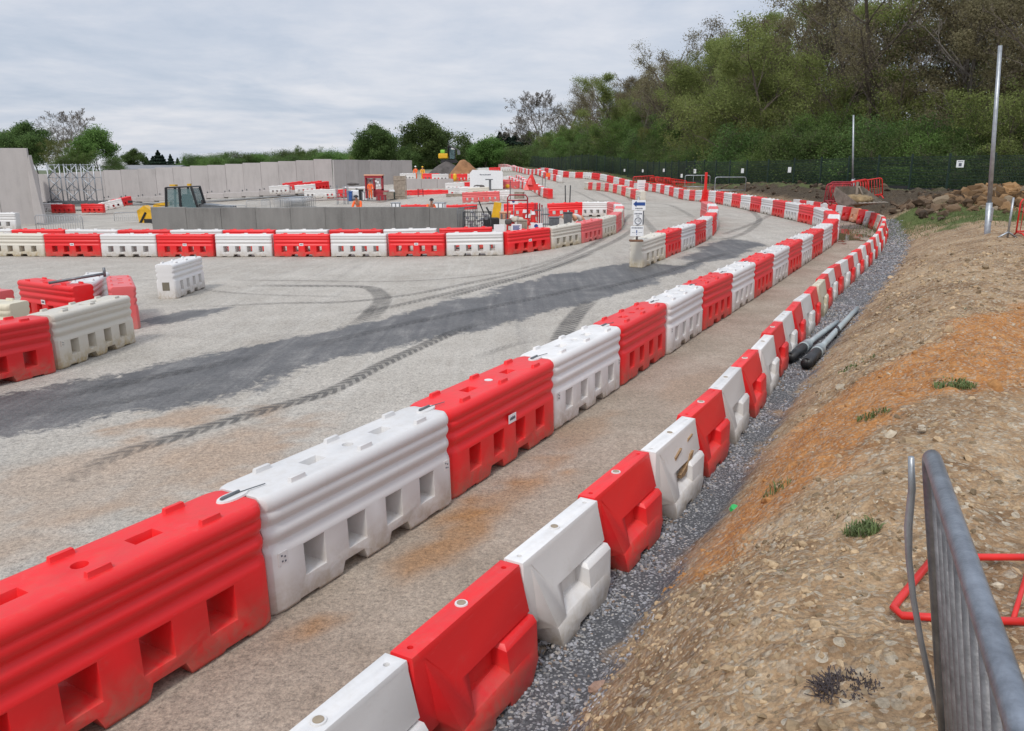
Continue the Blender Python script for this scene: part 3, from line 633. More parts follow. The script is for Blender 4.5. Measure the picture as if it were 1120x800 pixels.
# small sticker with a printed word-like mark
def sticker(parent, side=-1, x=.0):
    bm = bmesh.new(); box(bm, x-.075, x+.075, side*.243-.001, side*.243+.003, .412, .500); s = bm_obj('sticker', bm, SIGNW, parent)
    bm = bmesh.new(); y = side*.2465
    for i, h in enumerate((.018, .026, .02, .03, .022, .028, .02)): box(bm, x-.052+i*.0155, x-.042+i*.0155, y-.0008, y+.0008, .448-h*.2, .448+h)
    bm_obj('printed_mark', bm, INK, s); return s
def dots(parent, side, x):
    bm = bmesh.new(); box(bm, x-.038, x+.038, side*.240-.002, side*.240+.004, .335, .425); p = bm_obj('moulded_panel', bm, None, parent); p.data.materials.append(parent.data.materials[0])
    bm = bmesh.new()
    for dx, dz in ((-.012, .022), (.016, .008), (-.008, -.018), (.018, -.024)): box(bm, x+dx-.006, x+dx+.006, side*.2455-.0008, side*.2455+.0008, .38+dz-.006, .38+dz+.006)
    bm_obj('drain_dots', bm, INK, p)
def ordinal(n):
    w = ['zeroth', 'first', 'second', 'third', 'fourth', 'fifth', 'sixth', 'seventh', 'eighth', 'ninth', 'tenth', 'eleventh', 'twelfth']
    if n < len(w): return w[n]
    return f"{n}{'th' if 10 <= n % 100 <= 20 else {1: 'st', 2: 'nd', 3: 'rd'}.get(n % 10, 'th')}"
BIGN = {'red': 'red', 'white': 'white', 'grimy': 'grimy white', 'faded': 'faded pinkish red', 'yellow': 'yellowed'}
def place_big(a, c, kind, label, group, zoff=0, near=False, tilt=None):
    mid = (a+c)/2; ang = math.atan2(c.y-a.y, c.x-a.x)
    za, zc = gzs(a.x, a.y), gzs(c.x, c.y); L = math.hypot(c.x-a.x, c.y-a.y)
    o = bpy.data.objects.new('water_barrier', BIGM[kind]); COL.objects.link(o)
    o.location = (mid.x, mid.y, (za+zc)/2+.004+zoff)
    o.rotation_euler = (random.uniform(-.012, .012), -math.atan2(zc-za, L)+random.uniform(-.005, .005), ang+random.uniform(-.018, .018))
    tag(o, label, 'traffic barrier', group)
    if near:
        p = bpy.data.objects.new('coupling_plate', plate_me); COL.objects.link(p); p.parent = o; p.location = (BL/2-.06, 0, 0)
        q = bpy.data.objects.new('coupling_pin', pin_me); COL.objects.link(q); q.parent = p; q.location = (0, 0, 0)
    return o
def row(J, kinds, desc, group, cat_near=0, ends='near'):
    """J joint points of a row; one barrier between each pair"""
    out = []; cnt = {}
    for i, (a, c) in enumerate(zip(J, J[1:])):
        k = kinds(i) if callable(kinds) else kinds[i]; base = 'red' if k in ('red', 'faded') else 'white'; cnt[base] = cnt.get(base, 0)+1
        adj = BIGN[k]
        out.append(place_big(a, c, k, f"{ordinal(cnt[base])} {adj if adj == base else adj + ' (' + base + ' count)'} barrier {desc}".replace(f' ({base} count)', ''), group, near=i < cat_near))
    return out
V2 = lambda x, y: Vector((x, y, 0))
# long row: joints along the near face line, shifted half a width to the left
def shift(P, d):
    out = []
    for i, p in enumerate(P):
        a = P[max(0, i-1)]; c = P[min(len(P)-1, i+1)]; t_ = (c-a).normalized(); out.append(p+Vector((-t_.y, t_.x, 0))*d)
    return out
# find start so that a joint falls on (-1.53, 4.52)
i0 = min(range(len(BPL)), key=lambda i: (BPL[i]-V2(-1.53, 4.52)).length)
s_at = sum((BPL[i+1]-BPL[i]).length for i in range(i0))
SP = 2.135
face = walk(BPL, SP, s_at-int(s_at/SP)*SP)
k0 = min(range(len(face)), key=lambda i: (face[i]-V2(-1.53, 4.52)).length)
centre = shift(face, .25)
LONG = row(centre, lambda i: 'red' if (k0-1-i) % 2 == 0 else 'white', 'from the near end of the long curving row', 'big barriers in the long curving row', k0+11)
b3 = LONG[k0+1]; sticker(b3, -1, .05)
fc = bpy.data.objects.new('filler_cap', cap_me); COL.objects.link(fc); fc.parent = b3
for q in (LONG[k0], LONG[k0+2], LONG[k0+4]):
    dots(q, -1, .95); dots(q, -1, -.95)
# ---- front row of the left-hand island with its hairpin
def pj(pts, z=None):
    out = []
    for px, py in pts:
        p = at(px, py, 0)
        for _ in range(6): p = at(px, py, gzs(p.x, p.y))
        out.append(V2(p.x, p.y))
    return out
def xj(pts): return [V2(xat(px, Y, gzs(xat(px, Y), Y)), Y) for px, Y in pts]
J = xj([(-8, 29.6), (54, 29.6), (114.5, 29.6), (175, 29.6), (237, 29.6), (302, 29.6), (363, 29.5), (425.5, 29.4), (489, 29.2), (552, 29.0)])
J2 = pj([(600, 272.5), (624.5, 268), (641.7, 263.8), (654.8, 260.5), (663.8, 257.9), (669.8, 254.8), (674.5, 251.5)])
# keep real spacing along the measured bearings
def chain(start, pts, L=SP):
    out = [start]
    for q in pts:
        d = (q-out[-1]); out.append(out[-1]+d.normalized()*L)
    return out
curve = spline([tuple(J[-1][:2])]+[tuple(p[:2]) for p in J2]+[tuple(xj([(677, 43)])[0][:2]), tuple(xj([(670, 46)])[0][:2]), tuple(xj([(657, 47.3)])[0][:2]), tuple(xj([(640, 47.5)])[0][:2]), tuple(xj([(560, 47.5)])[0][:2])])
J3 = walk(curve, SP)
ks = ['grimy', 'red', 'white', 'red', 'white', 'red', 'white', 'red', 'white']
row(J, ks, 'from the left in the front row before the grey wall', 'barriers in the front row of the left island', 0)
kk_ = ['red', 'grimy', 'faded', 'grimy', 'faded', 'grimy', 'faded', 'white', 'faded', 'grimy', 'faded', 'white', 'faded', 'white', 'red', 'red', 'red', 'white', 'red', 'red']
kk_ = (kk_+['red']*40)[:len(J3)-1]; kk_[-1] = 'red'; kk_[-2] = 'white'; kk_[-3] = 'faded'
row(J3, kk_, 'round the hairpin end of the left island', 'barriers round the left island hairpin', 0)
for o in [o for o in COL.objects if o.get('group') in ('barriers in the front row of the left island', 'barriers round the left island hairpin') and o.data in (BIGM['red'],)][:5]: sticker(o, -1, .0)
J = xj([(-38, 31.9), (19, 31.9), (76, 31.9), (134, 31.9), (190, 31.9), (247, 31.9), (304, 31.8), (362, 31.7), (420, 31.6), (480, 31.6), (541, 31.6)])
row(J, ['white', 'red', 'white', 'red', 'white', 'red', 'white', 'red', 'white', 'red'], 'from the left in the row close behind the front row', 'barriers in the second row of the left island', 0)
# ---- left foreground loop
G = 'barriers of the small loop at the left'
def one(a, c, kind, label, group=G): return place_big(a, c, kind, label, group)
pa = pj([(-92, 446), (64, 407), (69, 405), (142, 377)])
def seg(c0, c1, side):
    """near-face end points -> centre line segment of true length"""
    d = (c1-c0).normalized(); n_ = Vector((-d.y, d.x, 0))*side*.25; mid_ = (c0+c1)/2+n_; return mid_-d*SP/2, mid_+d*SP/2
a, c = seg(pa[1]-(pa[1]-pa[0]).normalized()*2.12, pa[1], 1); o = one(a, c, 'red', 'bright red barrier cut by the left edge of the photo, front of the small loop')
a, c = seg(pa[2], pa[2]+(pa[3]-pa[2]).normalized()*2.12, 1); o = one(a, c, 'grimy', 'off white barrier with four square holes at the front of the small left loop'); dots(o, -1, -.95)
pe = xj([(139, 14.6), (134, 16.7)]); one(pe[0], pe[0]+(pe[1]-pe[0]).normalized()*SP, 'faded', 'faded pink barrier seen end on, closing the small left loop')
pr = xj([(27, 15.9), (86, 14.75)])
rr = one(pr[0]+Vector((.1, .15, 0)), pr[0]+Vector((.1, .15, 0))+(pr[1]-pr[0]).normalized()*SP, 'red', 'red barrier with a white sticker inside the small left loop, pole lying on it'); sticker(rr, -1, -.05)
pw = xj([(94, 15.2), (112, 17.2)]); one(pw[0], pw[0]+(pw[1]-pw[0]).normalized()*SP, 'white', 'pale barrier behind the end of the small left loop, mostly hidden')
pw = xj([(-40, 13.1), (30, 12.75)]); one(pw[1]-(pw[1]-pw[0]).normalized()*SP, pw[1], 'yellow', 'yellowed barrier at the left edge between two red ones')
pw = xj([(-60, 14.6), (14, 14.2)]); one(pw[1]-(pw[1]-pw[0]).normalized()*SP, pw[1], 'faded', 'faded red barrier peeping over the yellowed one at the left edge')
# scaffold pole lying on the red barrier
zp = gzs(-8.5, 15.2)+.90; p0 = Vector((pr[1].x-.1, pr[1].y+.3, zp-.02)); p1 = Vector((xat(115, 15.4, zp), 15.4, zp+.10))
sp_ = tube_obj('scaffold_pole', [[p0-Vector((.5, .05, .01)), p1], [p1+Vector((0, 0, -.06)), p1+Vector((0, 0, .12))]], .028, DSTEEL); tag(sp_, 'dark steel pole lying across the top of the red loop barrier', 'pole')
# ---- lone white barrier
pl = pj([(194, 327), (225, 315)]); d_l = (pl[1]-pl[0]).normalized(); a, c = seg(pl[0], pl[0]+d_l*2.12, 1)
lone = one(a, c, 'white', 'lone white barrier standing on the open tarmac before the front row', 'loose barriers')
hb = bmesh.new(); box(hb, -BL/2-.004, -BL/2+.0, -.085, .085, .20, .40); bm_obj('end_socket', hb, plain('shaded_socket', (.17, .15, .11), .9), lone)  # dark plate in place of the end hole, its shade put into the colour
# ---- island with the sign stack
isl = pj([(704.5, 293), (722.5, 285.8), (740.2, 277.8), (756.6, 271.5), (768, 266.5), (776, 261.5), (781.2, 257)])
cv = spline([tuple(p[:2]) for p in isl]+[tuple(xj([q_])[0][:2]) for q_ in ((784.5, 35.5), (785, 39), (780.5, 42.3), (770, 44.2), (750, 45))])
J = shift(walk(cv, SP), .25)
ISL = row(J, lambda i: ['grimy', 'red', 'white', 'red', 'white', 'red', 'white', 'faded', 'white', 'faded', 'white', 'red', 'white', 'red', 'white'][min(i, 14)], 'from the sign stack round the middle island', 'barriers of the middle island with the signs', 0)
# ---- far rows
def far_row(pts, n, kinds, desc, group):
    J = xj(pts); cv = spline([tuple(p[:2]) for p in J]); jj = walk(cv, SP)
    return row(jj, kinds, desc, group)
alt = lambda a='red', c='white': (lambda i: a if i % 2 == 0 else c)
far_row([(703.5, 66), (690, 71), (670, 80), (655, 87), (638, 95)], 0, alt('grimy', 'red'), 'from the near end of the divider row behind the signs', 'barriers of the far divider row')
far_row([(613.5, 103), (600, 112), (585, 126), (568, 146), (561, 166)], 0, alt('white', 'red'), 'from the near end of the farthest divider row', 'barriers of the farthest divider row')
far_row([(602, 70), (596.5, 72), (588, 79), (580, 88), (573, 99), (565, 112)], 0, alt('red', 'white'), 'from the near end of the row right of the works yard', 'barriers beside the works yard')
far_row([(577, 84), (570, 91), (563, 99), (556, 108)], 0, alt('white', 'red'), 'from the near end of the row by the white container', 'barriers by the white container')
far_row([(560, 150), (540, 150), (519, 150)], 0, alt('white', 'red'), 'from the right in the distant row across the far end', 'barriers across the far end')
# ============================================================ SMALL KERB BARRIERS
def small_mesh():
    bm = bmesh.new()
    # slab with a slightly splayed face
    hull(bm, [(x, s*y, z) for x in (-.51, .51) for s in (-1, 1) for y, z in ((.062, .658), (.068, .63), (.078, .40), (.078, .205))])
    o = bm_obj('small_barrier', bm); parts = []
    for s in (1, -1):       # the two faces are point-symmetrical
        P = lambda L, s=s: [(s*x, -s*y, z) for x, y, z in L]
        b1 = bmesh.new(); hull(b1, P([(-.44, .03, .652), (.505, .03, .652), (-.44, .0625, .64), (.505, .064, .645), (-.24, .128, .385), (.505, .128, .385), (-.22, .03, .34), (.505, .03, .34), (-.22, .085, .355), (.505, .085, .355)])); parts.append(b1)
        b2 = bmesh.new(); hull(b2, P([(.17, 0, .10), (.505, 0, .10), (.14, .02, .37), (.505, .02, .37), (.20, .185, .10), (.50, .185, .10), (.16, .175, .335), (.505, .175, .335), (.18, .15, .368), (.505, .15, .368)])); parts.append(b2)
        b3_ = bmesh.new(); hull(b3_, P([(-.235, .0, 0), (.40, .0, 0), (-.235, .20, 0), (.40, .20, 0), (-.33, .0, .215), (.50, 0, .16), (-.30, .195, .165), (.49, .195, .12), (-.305, .12, .235), (.45, .09, .235), (-.2, .18, .19), (.45, .18, .19)])); parts.append(b3_)
        b4 = bmesh.new(); hull(b4, P([(-.40, 0, .30), (-.22, 0, .30), (-.43, .0655, .61), (-.235, .129, .384), (-.30, .19, .17), (-.19, .19, .20), (-.14, .124, .384), (-.30, 0, .1), (-.2, 0, .1)])); parts.append(b4)
    objs = [bm_obj('p', p) for p in parts]
    for q in objs:
        md = o.modifiers.new('m', 'BOOLEAN'); md.object = q; md.operation = 'UNION'; md.solver = 'EXACT'; md.use_self = True
    c = bmesh.new(); hull(c, [(x, y, z) for y in (-.5, .5) for x, z in ((-.03, -.1), (.19, -.1), (-.0, .045), (.16, .045))])
    for hx, rr_ in ((-.44, .016), (.44, .016), (0, .032)):
        k = bmesh.ops.create_cone(c, cap_ends=True, segments=16, radius1=rr_, radius2=rr_, depth=.08); bmesh.ops.translate(c, verts=k['verts'], vec=(hx, 0, .658))
    q = bm_obj('c', c); md = o.modifiers.new('m', 'BOOLEAN'); md.object = q; md.operation = 'DIFFERENCE'; md.solver = 'EXACT'; md.use_self = True
    finish(o, .009, 2, 22)
    for x in objs+[q]: bpy.data.objects.remove(x)
    me = o.data; bpy.data.objects.remove(o); return me
sm_me = small_mesh(); SMM = {}
for k, mm in dict(red=RED, white=WHITE, yellow=YELLOWED, peach=PEACH, grimy=GRIMY).items():
    me = sm_me.copy(); me.materials.clear(); me.materials.append(mm); SMM[k] = me
bm = bmesh.new(); r_ = bmesh.ops.create_cone(bm, cap_ends=True, segments=20, radius1=.036, radius2=.034, depth=.008); bmesh.ops.translate(bm, verts=r_['verts'], vec=(0, 0, .661))
_o = bm_obj('filler_cap', bm, WHITE); scap = _o.data; bpy.data.objects.remove(_o)
bm = bmesh.new(); r_ = bmesh.ops.create_cone(bm, cap_ends=True, segments=16, radius1=.024, radius2=.024, depth=.003); bmesh.ops.translate(bm, verts=r_['verts'], vec=(0, 0, .6665))
_o = bm_obj('cap_recess', bm, plain('muddy_cap', (.30, .24, .17), .8)); srec = _o.data; bpy.data.objects.remove(_o)
# joints of the kerb line measured on top edge; first joint shown is between white 0 and red 1
SS_ = 1.042
ic = min(range(len(CPL)), key=lambda i: (CPL[i]-V2(-.46, 3.12)).length)
sc0 = sum((CPL[i+1]-CPL[i]).length for i in range(ic))
jj = [p for p in walk(CPL, SS_, sc0-2*SS_) if p.y < 47]
cnt = {'red': 0, 'white': 0}
jj = shift(jj, .06)
for i, (a, c) in enumerate(zip(jj, jj[1:])):
    k = 'white' if i % 2 == 1 else 'red'
    cnt[k] += 1; kk2 = k; adj = k
    if i == 15: kk2, adj = 'yellow', 'yellowed, white-row'
    if i in (39,): kk2, adj = 'peach', 'peach'
    if i in (35, 31): kk2 = 'grimy'; adj = 'grimy white'
    o = bpy.data.objects.new('small_barrier', SMM[kk2]); COL.objects.link(o); mid = (a+c)/2
    o.location = (mid.x+random.uniform(-.01, .01), mid.y, gzs(mid.x, mid.y)+.018+random.uniform(-.006, .006))
    o.rotation_euler = (random.uniform(-.035, .035), random.uniform(-.018, .018), math.atan2(c.y-a.y, c.x-a.x)+random.uniform(-.03, .03))
    lab = {'yellow': 'yellowed small barrier between two red ones in the row along the gravel', 'peach': 'peach coloured small barrier at the far bend of the gravel row'}.get(kk2, f"{ordinal(cnt[k])} {adj} small barrier from the near end of the row along the gravel")
    tag(o, lab, 'traffic barrier', 'small barriers along the gravel strip')
    if i == 5:
        rustm = plain('exposed_brown_core', (.30, .19, .10), .9, 0, .4, 30)
        for P_, y_ in (([(-.02, .31), (.10, .335), (.22, .42), (.30, .435), (.27, .37), (.17, .31), (.10, .27), (.0, .27)], -.132), ([(-.12, .47), (.02, .52), (.03, .535), (-.13, .50)], -.108), ([(.22, .53), (.34, .545), (.36, .565), (.24, .555)], -.094)):
            bm = bmesh.new(); lo = [bm.verts.new((x_, y_-.004, z_)) for x_, z_ in P_]; hi = [bm.verts.new((x_, y_+.03, z_)) for x_, z_ in P_]; bm.faces.new(lo); bm.faces.new(hi[::-1])
            for j_ in range(len(lo)): bm.faces.new((lo[j_], hi[j_], hi[(j_+1) % len(lo)], lo[(j_+1) % len(lo)]))
            bm_obj('broken_patch', bm, rustm, o)
        o['label'] = 'third white small barrier along the gravel, with brown broken patches on its face'
    if i < 12:
        q = bpy.data.objects.new('filler_cap', scap); COL.objects.link(q); q.parent = o
        q2 = bpy.data.objects.new('cap_recess', srec); COL.objects.link(q2); q2.parent = q
# ============================================================ WALLS
def panel_wall(name, a, c, n, H, label, mtl, thick=.22, joint=.018, foot=0, zf=None, group=None, lean=0):
    """precast wall from a to c (2-D), n separate panels; top follows the ends' heights"""
    a = V2(*a); c = V2(*c); L = (c-a).length; ang = math.atan2(c.y-a.y, c.x-a.x); za = gzs(a.x, a.y) if zf is None else zf[0]; zc = gzs(c.x, c.y) if zf is None else zf[1]
    e = empty(name, (a.x, a.y, za), ang); tag(e, label, 'wall', group); pw = L/n
    for i in range(n):
        x0, x1 = i*pw+joint/2, (i+1)*pw-joint/2; z0 = (zc-za)*(i+.5)/n-.35; z1 = (zc-za)*(i+.5)/n+H+random.uniform(-.02, .02); bm = bmesh.new(); dy = random.uniform(-.015, .015)
        box(bm, x0, x1, -thick/2+dy, thick/2+dy, z0, z1, .012)
        p = bm_obj('wall_panel', bm, mtl, e)
        if foot:
            bm = bmesh.new(); k = z0+.35
            for fx_ in (x0+.25, x1-.25):
                box(bm, fx_-.05, fx_+.05, -thick/2-.06, -thick/2+dy+.002, k+.35, k+.50)
            bm_obj('fixing_bracket', bm, DSTEEL, p)
            bm = bmesh.new(); box(bm, x0-joint*.4, x1+joint*.4, -1.1, -thick/2-.004, k-.3, k+.22, .02); bm_obj('toe', bm, PANEL, p)
    return e
WY = 92
wa = (xat(42, 92), 92); wb = (xat(365, 90), 90)
panel_wall('concrete_wall', wa, wb, 17, 3.35, 'long pale precast concrete panel wall behind the yellow loader', PANEL, foot=1, zf=(zat(223.5, 92), zat(207.5, 90)))
panel_wall('concrete_wall', (xat(366, 99), 99), (xat(451, 112), 112), 7, 3.4, 'pale panel wall stepping back behind the red cabinet and orange worker', PANEL, zf=(zat(206, 99), zat(203, 112)))
zn = zat(243, 47)
nw = panel_wall('concrete_wall', (xat(-150, 46), 46), (xat(41, 47.5), 47.5), 5, 4.25, 'tall near concrete panel wall cut by the left edge', PANEL, zf=(zn, zn))
# angled end brace and the wall running back to the far wall
q0 = V2(xat(43, 48), 48)
panel_wall('concrete_wall', (xat(45, 50), 50), (xat(44, 91.2), 91.2), 20, 3.3, 'concrete wall seen almost end on, running back to the far wall', PANEL, zf=(zat(246, 50), zat(223.5, 91)))
bm = bmesh.new(); hull(bm, [(x, y, z) for x in (-.10, .10) for y, z in ((0, 0), (-.0, 3.4), (-.25, 3.9), (-.75, 0), (-.75, .25))])
br = bm_obj('brace', bm, PANEL); br.location = (xat(41, 47.5)+.1, 47.2, zn-.05); br.rotation_euler = (0, 0, R(70)); tag(br, 'sloping concrete buttress at the free end of the tall near wall', 'buttress')
GW = 36.3
zg = zat(227, GW)
gw = panel_wall('grey_wall', (xat(166, GW, zg), GW), (xat(508, GW, zg), GW), 9, 1.55, 'low dark grey cast concrete wall behind the front barriers', GREYWALL, thick=.3, joint=.006, zf=(zg-1.55, zg-1.55))
bm = bmesh.new(); hull(bm, [(x, y, z) for x in (0, .12) for y, z in ((-.15, 0), (-.15, .06), (.15, .06), (.15, 0))]);
# low wall in the yard
panel_wall('yard_wall', (xat(444, 92), 92), (xat(496, 92), 92), 3, 1.35, 'low pale concrete wall behind the long red yard barrier', PANEL, zf=(zat(209, 92), zat(209, 92)))
# ============================================================ SCAFFOLD TOWERS
def lattice(px0, px1, Y, zt, zb, nb=3):
    x0, x1 = xat(px0, Y), xat(px1, Y); e = empty('shoring_tower', ((x0+x1)/2, Y, zb)); tag(e, 'galvanised lattice shoring towers standing between the red barriers by the far wall', 'scaffold tower')
    H = zt-zb; W = x1-x0; bw = W/nb*.80; gap = (W-bw*nb)/(nb-1)
    for i in range(nb):
        a = -W/2+i*(bw+gap); fr = bmesh.new(); brc = bmesh.new()
        for xx in (a, a+bw):
            for yy in (0, 1.4): tube(fr, [(xx, yy, 0), (xx, yy, H)], .06 if yy == 0 else .035, 6)
        lv = 3
        for k in range(lv+1):
            z = .25+(H-.35)*k/lv
            for yy in (0, 1.4): tube(fr, [(a, yy, z), (a+bw, yy, z)], .036 if yy == 0 else .02, 6)
            for xx in (a, a+bw): tube(fr, [(xx, 0, z), (xx, 1.4, z)], .024, 6)
            if k < lv:
                z2 = .25+(H-.35)*(k+1)/lv
                tube(brc, [(a, -.05, z), (a+bw, -.05, z2)], .055, 5); tube(brc, [(a+bw, -.12, z), (a, -.12, z2)], .055, 5)
        bm_obj('tower_frame', fr, GALV, e, True); bm_obj('cross_bracing', brc, GALV, e, True)
    bb = bmesh.new(); box(bb, -W/2-.3, W/2+.3, -.25, 1.6, .28, .42); box(bb, -W/2-.3, W/2+.3, -.3, -.22, .05, .28); bm_obj('base_beam', bb, DSTEEL, e); return e
lattice(56, 106, 83, zat(179.5, 83), zat(224.5, 83))
G = 'water barriers near the shoring towers'
def flat(px, Y, kind, label, group, ang=0, zoff=None, nm=None):
    x = xat(px, Y); d = V2(math.cos(ang), math.sin(ang))*SP/2; o = place_big(V2(x, Y)-d, V2(x, Y)+d, kind, label, group)
    if zoff is not None: o.location.z = zoff
    return o
flat(68, 76, 'red', 'red barrier in front of the left foot of the shoring towers', G, 0, zat(233.5, 76))
flat(101, 76, 'red', 'red barrier in front of the right foot of the shoring towers', G, 0, zat(233, 76))
flat(54, 77, 'white', 'white barrier partly hidden left of the shoring towers', G, .3, zat(232, 77))
o = flat(122, 78, 'white', 'white barrier leaning between the tower barriers and a tilted red one', G, .35, zat(229, 78)); o.rotation_euler[1] = -.22
o = flat(133.5, 79, 'red', 'small tilted red barrier right of the shoring towers', G, 1.1, zat(226, 79)); o.rotation_euler[1] = -.15
flat(-2, 40, 'white', 'white barrier at the left edge in front of the tall near wall', G, .05, zat(251, 40))
# ============================================================ METAL PEDESTRIAN BARRIERS
def ped_barrier(label, loc, rz, L=2.3, H=1.1, m_=None, tilt=0, r=.017, nb=18, feet=True, group=None, cat='crowd barrier'):
    e = empty('pedestrian_barrier', loc, rz); e.rotation_euler[0] = tilt; tag(e, label, cat, group); m_ = m_ or GALV
    c = .12; fr = [(-L/2, 0, .12), (-L/2, 0, H-c), (-L/2+c*.3, 0, H-c*.3), (-L/2+c, 0, H), (L/2-c, 0, H), (L/2-c*.3, 0, H-c*.3), (L/2, 0, H-c), (L/2, 0, .12)]
    tube_obj('frame', [fr, [(-L/2, 0, .18), (L/2, 0, .18)]], r, m_, e)
    tube_obj('bars', [[(-L/2+L*(i+1)/(nb+1), 0, .18), (-L/2+L*(i+1)/(nb+1), 0, H)] for i in range(nb)], r*.45, m_, e, 6)
    if feet:
        for s in (-1, 1):
            tube_obj('foot', [[(s*(L/2-.1), -.32, .01), (s*(L/2-.1), -.12, .13), (s*(L/2-.1), .12, .13), (s*(L/2-.1), .32, .01)]], r, m_, e, 6)
    return e
G = 'steel pedestrian barriers in the works yard'
def pb(px, Y, rz, label, zb=None, **k): return ped_barrier(label, (xat(px, Y), Y, zat(zb, Y) if zb else gzs(xat(px, Y), Y)), rz, group=k.pop('group', G), **k)
pb(146, 52, .35, 'steel pedestrian barrier left of the yellow loader', 251); pb(172, 52, .0, 'second steel barrier end on at the low grey wall, below the loader arm', 252.5)
pb(66, 37.5, -.05, 'steel barrier just showing behind the left red barriers of the second row')
for i, (px, Y) in enumerate([(283, 62), (297, 65), (308, 68)]): pb(px, Y, 1.0+.15*i, f'{ordinal(i+1)} barrier from the left in the line running to the stacked steel barriers', zat and None)
for i in range(7): pb(318+i*2.4, 69+.35*i, .7, f'{ordinal(i+1)} steel barrier from the left in the stack before the panel wall', None, group='stacked steel pedestrian barriers')
pb(250, 50, 0, 'steel barrier whose top hoop shows over the grey wall right of the loader'); 
# ============================================================ YELLOW LOADER behind the grey wall
def loader():
    Y = 50; e = empty('loader', (xat(205, Y), Y, zat(226, Y)-1.55)); tag(e, 'yellow telescopic loader with a green tinted cab behind the grey wall', 'loader')
    bm = bmesh.new(); box(bm, -1.6, 2.3, -.6, .9, .55, 1.25, .08); hull(bm, [(x, y, z) for y in (-.5, .8) for x, z in ((1.0, 1.2), (2.9, 1.2), (2.9, 1.55), (1.2, 1.72), (1.0, 1.72))]); bm_obj('body', bm, DSTEEL, e)
    cab = bmesh.new()
    for x0, z0, x1, z1 in ((-.95, 1.45, -.85, 2.72), (1.0, 1.5, .72, 2.78), (-.05, 1.45, -.02, 2.78)):
        for y in (-.75, .6): tube(cab, [(x0, y, z0), (x1, y, z1)], .075, 6)
    hull(cab, [(x, y, z) for y in (-.78, .63) for x, z in ((-.92, 2.66), (.80, 2.74), (.76, 2.82), (-.85, 2.76))]); c = bm_obj('cab', cab, BLACK, e)
    g = bmesh.new(); hull(g, [(x, y, z) for y in (-.72, .57) for x, z in ((-.9, 1.5), (.97, 1.5), (.70, 2.68), (-.82, 2.64))]); bm_obj('cab_glazing', g, GLASS, c)
    s = bmesh.new(); box(s, -.25, .35, -.1, .35, 1.45, 2.3, .1); box(s, -.35, .45, -.3, .5, 1.4, 1.75, .05); bm_obj('seat', s, DARKCL, c)
    b1 = bmesh.new(); hull(b1, [(x, y, z) for y in (-.3, .1) for x, z in ((-2.0, 1.5), (-.9, 1.62), (-.9, 1.85), (-1.9, 1.72))]); hull(b1, [(x, y, z) for y in (-.45, .2) for x, z in ((-2.85, .2), (-2.2, .1), (-1.95, 1.25), (-2.5, 1.62), (-2.95, 1.3))]); bm_obj('boom', b1, YEL, e)
    h = bmesh.new(); box(h, -2.55, -2.0, -.5, -.44, .1, .8, .02); tube(h, [(-2.9, -.46, .4), (-2.4, -.46, 1.2)], .07, 6); bm_obj('boom_hydraulics', h, BLACK, e)
    l = bmesh.new(); box(l, -.8, -.45, -.3, .1, 2.80, 2.9); box(l, .3, .5, -.3, -.1, 2.82, 2.95); bm_obj('roof_beacon', l, YEL, e)
    m_ = bmesh.new(); tube(m_, [(.95, -.8, 1.6), (1.4, -.95, 1.75)], .02, 5); box(m_, 1.36, 1.44, -1.05, -.85, 1.72, 1.98); tube(m_, [(-.95, -.8, 1.6), (-3.0, -.9, 1.9)], .02, 5); box(m_, -3.2, -2.95, -.95, -.85, 1.8, 1.95); bm_obj('mirrors', m_, BLACK, e)
    for x in (-1.3, 1.7):
        for y in (-.85, 1.0):
            w_ = bmesh.new(); k = bmesh.ops.create_cone(w_, cap_ends=True, segments=24, radius1=.55, radius2=.55, depth=.4); wo_ = bm_obj('wheel', w_, BLACK, e, False); wo_.rotation_euler = (R(90), 0, 0); wo_.location = (x, y, .55)
loader()
# ============================================================ FENCE
FN = [(56, 22), (46, 31), (38, 39), (33, 44.5), (28.5, 48.8), (23.6, 62), (20.6, 69), (18.9, 77), (18.1, 86), (17.5, 96), (16.6, 106), (14.4, 116), (10.9, 127), (8.2, 140), (6.2, 158), (4.7, 180), (3.7, 210)]
FNL = spline(FN, .5)
FM, t, b = mat('green_fence_mesh'); v = coords(t); s_p = N(t, 'ShaderNodeSeparateXYZ'); t.links.new(v, s_p.inputs[0])
wx = M(t, 'LESS_THAN', M(t, 'FRACT', M(t, 'MULTIPLY', s_p.outputs[0], 12.0)), .26); wz = M(t, 'LESS_THAN', M(t, 'FRACT', M(t, 'MULTIPLY', s_p.outputs[2], 5.0)), .12)
t.links.new(M(t, 'MAXIMUM', wx, wz), b.inputs['Alpha']); b.inputs['Base Color'].default_value = (.012, .03, .022, 1); b.inputs['Roughness'].default_value = .6
FPM = plain('green_fence_post', (.012, .03, .022), .5)
fence = empty('mesh_fence', (*FN[0], hzs(*FN[0]))); tag(fence, 'dark green wire mesh fence along the foot of the wood', 'fence')
FP_ = walk(FNL, 2.9)
def fpost_me():
    bm = bmesh.new(); box(bm, -.055, .055, -.055, .055, -.3, 2.6); _o = bm_obj('fence_post', bm, FPM); me = _o.data; bpy.data.objects.remove(_o); return me
pm = fpost_me(); f0 = fence.location.copy()
